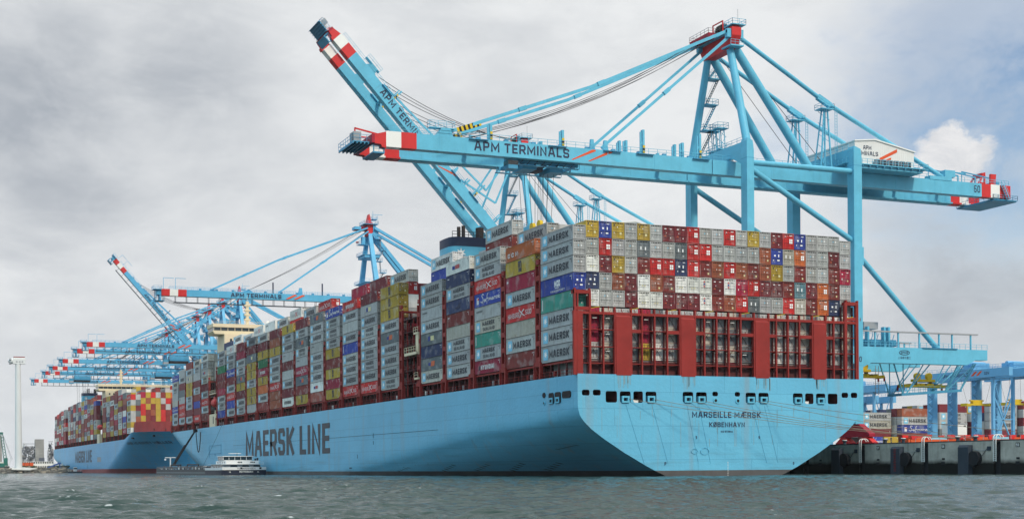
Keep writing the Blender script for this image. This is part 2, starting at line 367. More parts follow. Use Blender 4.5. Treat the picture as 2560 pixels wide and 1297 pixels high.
HULL = hull_paint('light blue hull paint', (.132, .43, .60), .06)
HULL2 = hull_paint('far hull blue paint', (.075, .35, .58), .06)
BOOT = mat('grey boot topping', (.10, .095, .095), .7, .25, .2, .3, (.06, .045, .03))
BOOT2 = mat('red boot topping', (.26, .06, .06), .6, .2, .15, .15, (.15, .07, .05))

def make_hull(parent, paint, boot, zb, flip=None, fore=False):
    """hull skin without transom; flip = Y mirror plane sum for a ship lying the other way round"""
    ys = [-1.5, 0, 1.5, 3, 5, 7, 10] + list(np.arange(13.5, 127, 3.5)) + [135, 150, 170, 190, 210, 230, 250] + list(np.arange(262, 397, 3.0))
    zs = [-2, -1, 0, zb*.5, zb, zb+.01] + list(np.arange(zb+.6, 17.2, .6)) + [17.3]
    if fore: zs = zs + [18.2, 19.2, 20.3]
    mb = MB(off=parent.location)
    def xy(side, Y, z):
        x = HC - side*half(Y, z)
        if flip is not None: return (57.8-x, flip-Y, z)
        return (x, Y, z)
    for side in (1, -1):
        vs = []; idx = {}
        for i, Y in enumerate(ys):
            for j, z in enumerate(zs):
                zz = z
                if z > 17.3:
                    zz = 17.3 + (z-17.3)*min(1, max(0, (Y-345)/22))
                idx[i, j] = len(vs); vs.append(xy(side, Y, zz if Y > 345 or z <= 17.3 else 17.3))
        fb = []; fh = []
        for i in range(len(ys)-1):
            for j in range(len(zs)-1):
                if zs[j] >= 17.29 and ys[i+1] <= 345: continue
                q = (idx[i, j], idx[i+1, j], idx[i+1, j+1], idx[i, j+1])
                if side < 0: q = q[::-1]
                if flip is not None: pass
                (fb if zs[j] < zb-.001 else fh).append(q)
        b = len(mb.v); mb.v += vs
        for fs, mt in ((fb, boot), (fh, paint)):
            k = mb.mi(mt)
            for f in fs: mb.f.append(tuple(b+a for a in f)); mb.m.append(k); mb.s.append(True)
    return mb.build('hull', parent)

ship = thing('container_ship', (28.9, -1.5, 0), 'huge light blue container ship moored with its broad stern towards the viewer', 'container ship', 'container ships along the quay')
SO = ship.location
make_hull(ship, HULL, BOOT, 1.02)
# transom, with real openings
PORTS = [(.68,2.14,13.76,14.73),(2.76,4.26,13.79,14.76),(5.21,7.39,12.63,14.56),(7.94,10.03,12.61,14.55),(10.57,12.43,12.64,14.59),(12.97,15.09,12.67,14.57),
 (20.35,22.47,12.75,14.63),(23.05,25.21,12.73,14.62),(26.38,27.53,13.94,14.74),(31.0,32.1,13.95,14.75),(33.28,35.39,12.79,14.66),(35.97,38.1,12.82,14.67),
 (43.32,45.41,12.8,14.69),(45.97,47.77,12.8,14.7),(48.34,50.36,12.8,14.71),(50.93,53.06,12.83,14.72),(53.99,55.42,14.01,14.94),(56.06,57.47,14.01,14.97)]
FAIR = {3, 5, 6, 7, 10, 11, 12, 14}
def transom():
    mb = MB(off=SO); YT = -1.5
    zl = sorted(set([12.2, 17.3] + [p[2] for p in PORTS] + [p[3] for p in PORTS])); 
    xl = sorted(set([-.12, 57.92] + [p[0] for p in PORTS] + [p[1] for p in PORTS]))
    for xa, xb in zip(xl, xl[1:]):
        zz = [12.2]
        ps = [p for p in PORTS if p[0] <= xa+1e-6 and p[1] >= xb-1e-6]
        if ps:
            p = ps[0]; mb.poly([(xa,YT,12.2),(xb,YT,12.2),(xb,YT,p[2]),(xa,YT,p[2])], HULL); mb.poly([(xa,YT,p[3]),(xb,YT,p[3]),(xb,YT,17.3),(xa,YT,17.3)], HULL)
        else: mb.poly([(xa,YT,12.2),(xb,YT,12.2),(xb,YT,17.3),(xa,YT,17.3)], HULL)
    # rounded corners of the openings
    for x0, x1, z0, z1 in PORTS:
        r = min(.34, (x1-x0)*.3)
        for cx, sx in ((x0, 1), (x1, -1)):
            for cz, sz in ((z0, 1), (z1, -1)):
                arc = [(cx+sx*r*(1-math.sin(a)), YT, cz+sz*r*(1-math.cos(a))) for a in (0, math.pi/8, math.pi/4, 3*math.pi/8, math.pi/2)]
                mb.poly([(cx, YT, cz)]+arc, HULL)
    zs = [-2, 0, .5, 1.02] + list(np.arange(1.4, 12.2, .45)) + [12.2]
    for a, b in zip(zs, zs[1:]):
        ha, hb = half_t(a), half_t(b)
        mb.poly([(HC-ha,YT,a),(HC+ha,YT,a),(HC+hb,YT,b),(HC-hb,YT,b)], BOOT if b < 1.03 else HULL)
    # thin bulwark top edge
    mb.box(-.12, 57.92, -1.5+.004, -1.1, 17.3, 17.42, HULL)
    return mb.build('transom', ship)
transom()
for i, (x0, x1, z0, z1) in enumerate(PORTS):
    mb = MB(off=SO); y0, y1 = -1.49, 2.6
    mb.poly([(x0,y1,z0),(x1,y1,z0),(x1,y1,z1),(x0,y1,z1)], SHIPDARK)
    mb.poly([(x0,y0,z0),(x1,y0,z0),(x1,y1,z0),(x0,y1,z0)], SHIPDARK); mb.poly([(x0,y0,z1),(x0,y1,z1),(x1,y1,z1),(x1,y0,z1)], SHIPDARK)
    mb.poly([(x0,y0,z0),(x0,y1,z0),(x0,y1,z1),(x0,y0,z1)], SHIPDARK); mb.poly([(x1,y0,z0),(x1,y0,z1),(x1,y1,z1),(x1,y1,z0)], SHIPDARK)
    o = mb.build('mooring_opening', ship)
    if i in FAIR:
        f = MB(off=SO); xc = (x0+x1)/2; zc = z0+.52; w = .72; yy = -1.75
        f.box(xc-w, xc-w+.3, yy, -.9, z0+.02, z0+1.15, BL); f.box(xc+w-.3, xc+w, yy, -.9, z0+.02, z0+1.15, BL)
        f.box(xc-w+.3, xc+w-.3, yy, -.9, z0+.85, z0+1.15, BL); f.box(xc-w+.3, xc+w-.3, yy, -.9, z0+.02, z0+.28, BL); f.box(xc-w+.32, xc+w-.32, -1.2, -1.0, z0+.3, z0+.84, DARK)
        f.build('fairlead', o)
    elif z1-z0 > 1.5 and i in (4, 13):
        f = MB(off=SO); f.box(x0+.4, x1-.5, -.8, .2, z0+.03, z0+.5, WHT); f.build('winch', o)
for xc in (27.0, 31.6):
    mb = MB(off=SO); mb.tube((xc, -1.62, 13.2), (xc, -1.45, 13.2), .5, BL, 16); mb.tube((xc, -1.66, 13.2), (xc, -1.6, 13.2), .27, BLACK, 12); mb.build('fairlead', ship)
# openings on the port quarter (dark plates in frames with fairleads)
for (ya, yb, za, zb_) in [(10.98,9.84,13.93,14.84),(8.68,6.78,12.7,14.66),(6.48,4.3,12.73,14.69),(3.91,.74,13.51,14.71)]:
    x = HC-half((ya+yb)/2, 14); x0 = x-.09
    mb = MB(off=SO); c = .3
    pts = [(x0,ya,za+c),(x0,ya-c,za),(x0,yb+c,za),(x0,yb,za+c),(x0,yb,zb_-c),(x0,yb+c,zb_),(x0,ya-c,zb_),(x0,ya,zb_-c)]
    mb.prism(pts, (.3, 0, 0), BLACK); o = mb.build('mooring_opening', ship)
    if zb_-za > 1.9:
        f = MB(off=SO); ym = (ya+yb)/2
        f.box(x0-.12, x0-.01, ym-.7, ym-.42, za+.05, za+1.1, BL); f.box(x0-.12, x0-.01, ym+.42, ym+.7, za+.05, za+1.1, BL); f.box(x0-.12, x0-.01, ym-.42, ym+.42, za+.8, za+1.1, BL); f.box(x0-.12, x0-.01, ym-.42, ym+.42, za+.05, za+.3, BL)
        f.build('fairlead', o)
mb = MB(off=SO); x = -.47
mb.tube((x, 10.4, 13.0), (x+.2, 10.4, 13.0), .4, BL, 12); mb.tube((x-.03, 10.4, 13.0), (x+.1, 10.4, 13.0), .2, BLACK, 10); mb.build('fairlead', ship)
# deck and coamings
mb = MB(off=SO)
ysd = [-1.0] + list(range(20, 345, 20)) + list(range(345, 396, 5))
for a, b in zip(ysd, ysd[1:]):
    ha = half(a, 17)-.25; hb = half(b, 17)-.25
    mb.poly([(HC-ha,a,17.22),(HC+ha,a,17.22),(HC+hb,b,17.22),(HC-hb,b,17.22)], SHIPDARK)
mb.build('deck', ship)
# hull writing
def hull_letters(par, off, x, ymax, ymin, z0, z1, name='hull_lettering'):
    mb = MB(off=off)
    letter(mb, 'MAERSK LINE', (x, ymax, z0), (0, -1, 0), (0, 0, 1), z1-z0, LETTER, width=ymax-ymin, t=.175, ws=.86, gap=.12, lift=.06)
    return mb.build(name, par)
hull_letters(ship, SO, HC-HB, 228.1, 135.7, 5.8, 13.9)
mb = MB(off=SO)
letter(mb, 'MARSEILLE MÆRSK', (29.3, -1.5, 10.2), (1, 0, 0), (0, 0, 1), 1.05, NAVY, width=14.2, t=.17, center=True, lift=.03)
letter(mb, 'KØBENHAVN', (29.35, -1.5, 8.57), (1, 0, 0), (0, 0, 1), .85, NAVY, width=7.35, t=.17, center=True, lift=.03)
letter(mb, 'IMO 9778844', (29.3, -1.5, 7.62), (1, 0, 0), (0, 0, 1), .33, NAVY, width=2.5, t=.2, center=True, lift=.03)
letter(mb, 'P', (16.6, -1.5, 1.9), (1, 0, 0), (0, 0, 1), .6, NAVY, t=.2, lift=.03)
letter(mb, '5', (22.9, -1.5, 6.5), (1, 0, 0), (0, 0, 1), .5, NAVY, t=.2, lift=.03); letter(mb, '5', (35.9, -1.5, 6.5), (1, 0, 0), (0, 0, 1), .5, NAVY, t=.2, lift=.03)
letter(mb, '9', (43.2, -1.5, 1.9), (1, 0, 0), (0, 0, 1), .5, NAVY, t=.2, lift=.03)
for k in range(9): mb.box(29.4, 29.55, -1.53, -1.51, .1+k*.28, .2+k*.28, WHT)
mb.build('stern_lettering', ship)
# scuffs and rope wear on the stern, running rust at the waterline
SCUFF = mat('rubbed paint', (.105, .37, .51), .6, .2, .8)
mb = MB(off=SO)
for xa, xb in ((9.1, 12.6), (14.2, 17.3), (21.2, 23.4), (23.6, 25.9), (34.6, 37.6), (37.2, 40.0)):
    mb.beam((xa, -1.52, 12.3), (xb, -1.52, 2.2), .07, .02, SCUFF)
for cx, cz, rr in ((24.7, 4.3, .95), (22.6, 4.3, .7)):
    for a in range(9): mb.beam((cx+rr*math.cos(a*.7), -1.525, cz+rr*.6*math.sin(a*.7)), (cx+rr*.9*math.cos(a*.7+.9), -1.525, cz+rr*.7*math.sin(a*.7+.9)), .12, .02, SCUFF)
mb.build('scuff_marks', ship)
GRIME = mat('brown run off', (.20, .33, .38), .6, .3, .5, .5, (.24, .24, .20))
mb = MB(off=SO); rg = random.Random(9)
for a, b in ((7.2, 10.3), (20, 23), (35.3, 38.3), (47.8, 50.6)):
    for k in range(11):
        x = rg.uniform(a, b); w = rg.uniform(.05, .22); zz = rg.uniform(14.95, 16.3); mb.box(x, x+w, -1.512, -1.506, zz, 17.28, GRIME)
for k in range(46):
    x = rg.uniform(1.5, 56.5); w = rg.uniform(.03, .11); z0 = rg.uniform(5, 12.3); z1 = min(z0+rg.uniform(1, 4.5), 12.5)
    if abs(x-HC) < half_t(z0)-.5: mb.box(x, x+w, -1.512, -1.506, z0, z1, GRIME)
mb.build('run_off_stains', ship)
RUST = mat('running rust', (.055, .05, .02), .8, .3, .6)
mb = MB(off=SO)
for Y, z0, z1 in ((33, 1.0, 2.6), (46, 1.1, 2.4), (60, 1.0, 2.4), (21, 1.1, 2.6), (83, 1.0, 1.9), (9, 4.9, 5.6)):
    for k in range(5):
        za = z0+(z1-z0)*k/5; zb_ = z0+(z1-z0)*(k+1)/5; y = Y-k*1.6+4
        pa = [(HC-half(y-k_, z_)-.04, y-k_, z_) for z_, k_ in ((za, 0), (za, -1.0), (zb_, -2.2), (zb_, -1.6))]
        mb.poly(pa, RUST)
mb.build('rust_stains', ship)
MARK = mat('hull scratch', (.03, .07, .10), .7, .2)
mb = MB(off=SO)
for Y, z, w, h in ((101,9.0,.25,1.2),(101,7.4,.25,.9),(113,4.2,.3,1.0),(96,2.0,6,.1),(88,2.3,8,.12),(84,1.9,7,.15),(77,2.4,5,.1),(118,1.7,2,.3),(70,2.6,3,.1)):
    xx = HC-half(Y, z)-.05; mb.box(xx, xx+.02, Y, Y+w, z, z+h, MARK)
mb.box(HC-HB-.05, HC-HB-.03, 60, 246, 9.75, 9.82, MARK)
mb.build('hull_scratches', ship)
# open lashing frame over the stern
mb = MB(off=SO); PANELS = [(7.3,10.2),(20.1,22.9),(35.4,38.2),(47.9,50.5)]
xs_ = [2.5*k-.06 for k in range(0, 24)]
yA, yB = -1.45, -.25
for k, x in enumerate(xs_):
    if any(a-.6 < x < b+.6 for a, b in PANELS): continue
    zt = 31.4 if (x < 3 or x > 54.5) else 28.7
    xa = x if k else .05
    mb.box(xa-.12, xa+.12, yA, yA+.5, 17.25, zt, SHIPRED)
    mb.box(xa-.13, xa+.13, yB-.1, yB+.15, 17.25, zt-.7, SHIPDARK)
    if k not in (0, 23):
        for z in (19.4, 22.2, 25.0): mb.box(xa-.05, xa+.05, yA+.5, yB-.1, z-.5, z, SHIPRED)
for a, b in PANELS:
    for x in (a-.15, b+.15): mb.box(x-.13, x+.13, yA, yA+.5, 17.25, 28.8, SHIPRED)
mb.box(-.2, 57.9, yA+.06, yB, 27.5, 27.95, SHIPRED)
for k in range(23):
    for z in (17.4, 20.3, 23.2, 26.0):
        a_ = 2.5*k+.25; mb.beam((a_, yB+.1, z), (a_+1.9, yB+.15, z+2.6), .05, .05, SHIPDARK); mb.beam((a_+1.9, yB+.12, z), (a_, yB+.17, z+2.6), .05, .05, SHIPDARK)
for z in (19.2, 22.0, 24.9):
    mb.box(-.1, 57.8, yA+.25, yB-.2, z, z+.12, SHIPRED)
    for zz in (.5, 1.0): mb.box(-.1, 57.8, yA+.34, yA+.40, z+zz, z+zz+.06, SHIPDARK)
for xa, xb in ((0.2, 7.1), (10.4, 12.3), (17.4, 20), (23.1, 25), (32.5, 35.2), (38.4, 40), (45.2, 47.7), (50.7, 52.4)):
    if xb-xa < 5: mb.box(xa, xb, yA+.1, yB-.4, 24.55, 25.15, SHIPRED)
for xa, xb in ((-.6, 2.5), (55.1, 57.95)):
    mb.box(xa, xb, yA+.05, yB, 30.9, 31.5, SHIPRED); mb.box(xa, xb, yA+.08, yA+.4, 28.1, 28.7, SHIPRED); 
    for x in (xa, xb-.3): mb.box(x, x+.3, yA+.02, yA+.55, 17.25, 31.8, SHIPRED)
mb.box(-.75, 1.0, yA+.04, yA+.5, 17.25, 28, SHIPRED)
for i in range(24):
    x = 2.5*i+.9; mb.box(x, x+.08, yA+.1, yA+.2, 28.1, 28.1+random.uniform(.4, 1.1), SHIPRED)
    if i % 3 == 1: mb.beam((x-.8, yA+.1, 28.5), (x+.9, yA+.1, 28.8), .08, .08, YEL)
mb.build('lashing_frame', ship)
for a, b in PANELS:
    mb = MB(off=SO); mb.box(a, b, -1.55, -.3, 17.26, 27.2, SHIPRED)
    mb.prism([(a, -1.55, 27.2), (b, -1.55, 27.2), (b-.3, -1.1, 27.85), (a+.3, -1.1, 27.85)], (0, .7, .05), SHIPRED); mb.build('vent_trunk', ship)
mb = MB(off=SO)
for i, x in enumerate(xs_[:-1]):
    if random.random() < .6 and not any(a-1 < x < b+.1 for a, b in PANELS):
        for z in (21.3, 24.2, 26.9):
            if random.random() < .45: mb.box(x+.7, x+1.5, -.9, -.7, z, z+.09, WHT)
mb.build('strip_lights', ship)
# bays
BP, G1, G2 = 14.5785, 11.476, 13.146
def bayY(i): return i*BP + (G1 if i >= 5 else 0) + (G2 if i >= 18 else 0)
ZB = 20.08
def lashing_bridge(par, off, Y, zt, flipx=None, hz=ZB):
    mb = MB(off=off); y0, y1 = Y+12.45, Y+14.3
    for x in (-.1, 57.3):
        for y in (y0, y1-.35): mb.box(x, x+.5, y, y+.35, 17.25, zt, SHIPRED)
        n = int((zt-19)/2.9)
        for k in range(n+1): mb.box(x, x+.45, y0+.35, y1-.35, 20.4+k*2.9, 21.3+k*2.9, SHIPRED)
        mb.box(x-.25, x+.6, y0-.5, y0, 17.25, 20.3, SHIPRED); mb.box(x-.25, x+.6, y1, y1+.35, 17.25, 20.3, SHIPRED); mb.box(x-.2, x+.1, y0, y1, 19.6, 20.4, SHIPRED)
    for k in range(1, 23):
        mb.box(2.5*k-.16, 2.5*k+.04, y0+.5, y1-.5, 17.25, zt, SHIPDARK)
    z = 20.3
    while z < zt: mb.box(.3, 57.3, y0+.3, y1-.3, z, z+.14, SHIPDARK); z += 2.9
    mb.box(.3, 57.3, y0+.4, y1-.4, zt-.5, zt-.05, SHIPRED)
    return mb.build('lashing_bridge', par)
for i in range(23):
    zt = 37.6 if i in (0, 1, 2, 3) else 34.5
    if i in (4, 17): zt = 37.5
    lashing_bridge(ship, SO, bayY(i), zt if i < 21 else 30)
lashing_bridge(ship, SO, bayY(5)-BP-.2, 37.5)
lashing_bridge(ship, SO, bayY(18)-BP, 34.5)
# hatch coamings and the rail/pipes along the deck edge
mb = MB(off=SO)
for i in range(23):
    y = bayY(i)
    mb.box(2.6, 55.2, y-.2, y+12.4, 17.25, 19.75, SHIPDARK)
    mb.box(.15, .35, y-.6, y+12.6, 19.6, 19.95, SHIPRED)
    for k in range(5): mb.box(.2, .5, y+.1+k*2.95, y+.35+k*2.95, 17.25, 19.6, SHIPDARK)
    mb.rail([(-.15, y-1.5, 17.25), (-.15, y+12.8, 17.25)], SHIPRED, 1.1, 1.8, .06)
    for k in range(3):
        yy = y+random.uniform(0, 11); mb.box(.4, .9, yy, yy+.5, 17.6, 18.5, random.choice([WHT, GREY, SHIPRED]))
mb.build('hatch_coamings', ship)
# stern side container glimpsed under the deck stack
# accommodation
def deckhouse(par, off, y0, y1, zt, xw0, xw1, sgn=1, z0=17.25, face=None):
    mb = MB(off=off); h0 = zt-3.8
    mb.box(3, 54.8, y0+1.0, y1-1.5, z0, h0, CREAM)
    for z in np.arange(22, h0-1, 2.9):
        for x in np.arange(5, 53, 2.4):
            yy = (y0+.96) if sgn > 0 else (y1-1.46); mb.box(x, x+.8, yy, yy+.02, z, z+1, GLASS)
    mb.build('accommodation_block', par)
    mb = MB(off=off)
    P_ = [(xw0, 0, h0), (xw1, 0, h0), (xw1, 0, zt), (xw0, 0, zt)]
    ya, yb = (y0+2.2, y1-2.5)
    mb.box(xw0+.7, xw1-.7, ya, yb, h0, h0+1.25, CREAM)
    mb.box(xw0+.25, xw1-.25, ya+.12, yb-.12, h0+1.25, zt-1.3, GLASS)
    mb.box(xw0, xw1, ya-.3, yb+.3, zt-1.3, zt, CREAM)
    mb.prism([(xw0, ya, h0+1.0), (xw0+.7, ya, h0+.001), (xw0+.7, ya, h0+1.249), (xw0+.24, ya, h0+1.249)], (0, yb-ya, 0), CREAM)
    for x in np.arange(xw0+.3, xw1, 2.6):
        for yy in (ya+.04, yb-.1): mb.box(x, x+.16, yy, yy+.1, h0+1.24, zt-1.29, CREAM)
    mb.prism([(xw0+4.5, ya+.5, h0-.01), (xw0+8.5, ya+.5, h0-.01), (xw0+13.5, ya+.5, h0-7.5), (xw0+10.5, ya+.5, h0-7.5)], (0, yb-ya-1, 0), CREAM)
    mb.prism([(xw1-4.5, ya+.5, h0-.01), (xw1-10.5, ya+.5, h0-7.5), (xw1-13.5, ya+.5, h0-7.5), (xw1-8.5, ya+.5, h0-.01)], (0, yb-ya-1, 0), CREAM)
    mb.rail([(xw0, ya, zt), (xw1, ya, zt)], CREAM, 1.0, 2, .06); mb.rail([(xw0, yb, zt), (xw1, yb, zt)], CREAM, 1.0, 2, .06)
    o = mb.build('bridge', par)
    mb = MB(off=off); xm = 13; ym = (ya+yb)/2
    mb.box(xm-.5, xm+.5, ym-.5, ym+.5, zt, zt+9.0, CREAM)
    for k, z in enumerate((2, 3.8, 5.4, 7.2)): mb.box(xm-1.1, xm+1.1, ym-.7, ym+.7, zt+z, zt+z+.5, CREAM)
    mb.tube((xm, ym, zt+9), (xm, ym, zt+11), .07, CREAM, 6); mb.box(xm-1.6, xm-1.0, ym-.1, ym+.2, zt+6.5, zt+6.7, RED)
    mb.build('radar_mast', o)
    for x in (26, 36):
        mb = MB(off=off); mb.tube((x, ya+3, zt), (x, ya+3, zt+2.6), .12, WHT, 6); mb.box(x-1.6, x+1.6, ya+2.9, ya+3.1, zt+2.6, zt+2.85, WHT); mb.build('radar_scanner', o)
    for x in (20, 31):
        mb = MB(off=off); mb.tube((x, ya+2, zt), (x, ya+2, zt+1.6), .9, WHT, 10, .5); mb.build('satellite_dome', o)
deckhouse(ship, SO, 271.8, 286.2, 54.6, -1.0, 58.8)
mb = MB(off=SO); mb.box(-.3, 3.0, 273.2, 284.0, 17.26, 21.9, CREAM); mb.box(-.34, -.3, 277, 278, 18.4, 21, DARK)
for k in range(5): mb.box(-.2+k*.5, .05+k*.5, 275+k, 275.6+k, 21.9, 23.2, CREAM)
mb.box(-.2, 2.8, 274, 284.5, 29.2, 29.5, CREAM); mb.rail([(-.2, 274, 29.5), (-.2, 284.5, 29.5)], CREAM, 1.1, 1.6, .07); mb.build('side_house', ship)
mb = MB(off=SO)
for (a, b, ra, rb_) in ((273.5, 275, .3, 1.5), (275, 279.5, 1.5, 1.6), (279.5, 281.5, 1.6, .4)): mb.tube((.9, a, 26), (.9, b, 26), ra, RED, 12, rb_)
mb.box(.2, 1.6, 276.5, 279, 27.2, 28.2, RED); mb.build('lifeboat', ship)
# engine casing gap: open steel galleries and cream platforms
mb = MB(off=SO)
mb.box(8, 50, 71.5, 82.5, 17.25, 41, SHIPDARK)
for z in (20.5, 23.4, 26.3, 29.2, 32.1, 35.0):
    mb.box(.3, 8, 71.8, 83.5, z, z+.15, SHIPDARK); mb.rail([(.3, 71.8, z+.15), (.3, 83.5, z+.15)], SHIPRED, 1.1, 2, .07)
    for y in (72, 76, 80, 83): mb.box(.4, .65, y, y+.25, z-2.7, z, SHIPRED)
mb.build('engine_casing', ship)
mb = MB(off=SO); mb.box(-.9, 2.2, 71.2, 78.5, 26.7, 27.3, CREAM); mb.rail([(-.9, 71.2, 27.3), (-.9, 78.5, 27.3)], CREAM, 1.2, 1.4, .09)
mb.box(-.2, .5, 71.6, 73.2, 27.3, 31.2, CREAM); mb.box(-.4, 1.5, 71.4, 74, 31.2, 31.6, CREAM); mb.rail([(-.4, 71.4, 31.6), (-.4, 74, 31.6)], CREAM, 1.1, 1.2, .08)
mb.box(-.5, 1.5, 71.2, 73.5, 21.2, 21.6, CREAM); mb.rail([(-.5, 71.2, 21.6), (-.5, 73.5, 21.6)], CREAM, 1.1, 1.2, .08); mb.build('pilot_platform', ship)
def funnel(par, off, x0, x1, y0, y1, zt, z0, blue):
    mb = MB(off=off)
    def ring(z, mt, z2):
        n = 20; cx = (x0+x1)/2; cy = (y0+y1)/2; vs = []
        for zz in (z, z2):
            for i in range(n):
                a = 2*math.pi*i/n; e = .45
                vs.append((cx+(x1-x0)/2*math.copysign(abs(math.cos(a))**e, math.cos(a)), cy+(y1-y0)/2*math.copysign(abs(math.sin(a))**e, math.sin(a)), zz))
        mb.add(vs, [(i, (i+1) % n, n+(i+1) % n, n+i) for i in range(n)], mt, True); mb.add(vs, [tuple(range(n, 2*n))], mt)
    ring(z0, blue, zt-2.1); ring(zt-2.1, NAVY, zt)
    star(mb, 2.3, 0, 1.25, (x0, y0-.12, zt-3.7), (1, 0, 0), (0, 0, 1), WHT)
    mb.rail([(x0+.6, y0+.8, zt), (x1-.6, y0+.8, zt)], DARK, 1.3, 1.2, .1)
    o = mb.build('funnel', par)
    mb = MB(off=off); w = x1-x0
    for fx, r, h in ((.36, .42, 3.0), (.47, .42, 3.3), (.86, .95, 3.0)): mb.tube((x0+w*fx, (y0+y1)/2, zt-.1), (x0+w*fx, (y0+y1)/2, zt+h), r, STACK, 14)
    mb.build('exhaust_pipe', o)
funnel(ship, SO, 8.4, 18.8, 73, 82, 53.3, 41, BL)
# ---------------------------------------------------------------- containers
PAL = {'G': (.41,.41,.395), 'W': (.72,.71,.66), 'Y': (.44,.30,.045), 'R': (.52,.028,.028), 'M': (.17,.026,.034), 'C': (.33,.018,.05), 'b': (.30,.085,.045),
 'O': (.52,.13,.04), 'N': (.035,.05,.115), 'B': (.035,.065,.32), 'T': (.06,.32,.25), 'D': (.135,.155,.165), 'E': (.45,.42,.35), 'S': (.33,.085,.06), 'K': (.11,.22,.25), 'm': (.21,.035,.032), 'V': (.022,.17,.075)}
CN = {'G': 'grey', 'W': 'white', 'Y': 'mustard yellow', 'R': 'bright red', 'M': 'maroon', 'C': 'crimson', 'b': 'rust brown', 'O': 'orange', 'N': 'navy blue', 'B': 'royal blue',
 'T': 'teal green', 'D': 'dark grey', 'E': 'beige grey', 'S': 'faded salmon', 'K': 'slate blue', 'm': 'brownish red', 'V': 'dark green'}
CPAINT = mat('container paint', (.4, .4, .4), .62, .22, .7, .38, (.15, .105, .07), objcol=True, patch=.7)
CDARK = mat('container door gasket', (.03, .03, .03), .8, .2)
LBLUE = mat('light blue logo panel', (.20, .50, .66), .55, .1)
WPL = mat('white placard', (.80, .80, .78), .6, .08)
LDK = mat('faded black lettering', (.055, .06, .07), .6, .2)
LWH = mat('faded white lettering', (.66, .64, .62), .6, .15)
LORG = mat('orange logo', (.55, .12, .05), .6, .1)
LYEL = mat('pale yellow logo', (.62, .56, .30), .6, .1)
LBL = mat('blue logo', (.03, .05, .22), .6, .1)
CL, CW, CH = 12.19, 2.438, 2.896
def body_mesh():
    mb = MB()
    for x in (0, CW-.16):
        for y in (0, CL-.16): mb.box(x, x+.16, y, y+.16, 0, CH, CPAINT)
    for x in (.005, CW-.105):
        mb.box(x, x+.1, .16, CL-.16, .02, .18, CPAINT); mb.box(x, x+.1, .16, CL-.16, CH-.1, CH-.002, CPAINT)
    for y in (.005, CL-.105): mb.box(.16, CW-.16, y, y+.1, .02, .17, CPAINT); mb.box(.16, CW-.16, y, y+.1, CH-.12, CH-.002, CPAINT)
    for side in (0, 1):
        y = .16; prof = []; k = 0
        while y < CL-.16: 
            for dy, d in ((0, .035), (.11, .035), (.16, .07), (.27, .07)): 
                if y+dy < CL-.16: prof.append((y+dy, d))
            y += .32
        prof.append((CL-.16, .035)); vs = []
        for yy, d in prof:
            xx = d if side == 0 else CW-d
            vs += [(xx, yy, .18), (xx, yy, CH-.1)]
        mb.add(vs, [(2*i, 2*i+1, 2*i+3, 2*i+2) for i in range(len(prof)-1)], CPAINT)
    mb.poly([(.02,.02,CH-.03),(CW-.02,.02,CH-.03),(CW-.02,CL-.02,CH-.03),(.02,CL-.02,CH-.03)], CPAINT)
    mb.poly([(.02,.02,.05),(.02,CL-.02,.05),(CW-.02,CL-.02,.05),(CW-.02,.02,.05)], CDARK)
    mb.poly([(.16,CL-.05,.17),(.16,CL-.05,CH-.12),(CW-.16,CL-.05,CH-.12),(CW-.16,CL-.05,.17)], CPAINT)
    mb.poly([(.16,.11,.17),(CW-.16,.11,.17),(CW-.16,.11,CH-.12),(.16,.11,CH-.12)], CDARK)
    return mb.mesh('container_body')
def door_mesh():
    mb = MB(); w = 1.03; z = .20; hh = [.50, .46, .46, .46, .52]
    for h in hh:
        mb.box(.02, w-.02, .05, .10, z, z+h-.05, CPAINT); z += h+.006
    for x in (.24, w-.26):
        mb.tube((x, .03, .12), (x, .03, CH-.12), .035, CDARK if False else CPAINT, 6)
        for zz in (.3, 1.45, 2.55): mb.box(x-.07, x+.07, -.005, .045, zz, zz+.09, CPAINT)
        mb.box(x-.16, x+.16, .0, .03, 1.0, 1.08, CDARK)
    return mb.mesh('container_door')
BODY, DOOR = body_mesh(), door_mesh()
LET = {}
def pt(y, z): return (0, CL-y, z)          # y counted from the left edge seen from the port side
A_ = dict(right=(0, -1, 0), upv=(0, 0, 1))
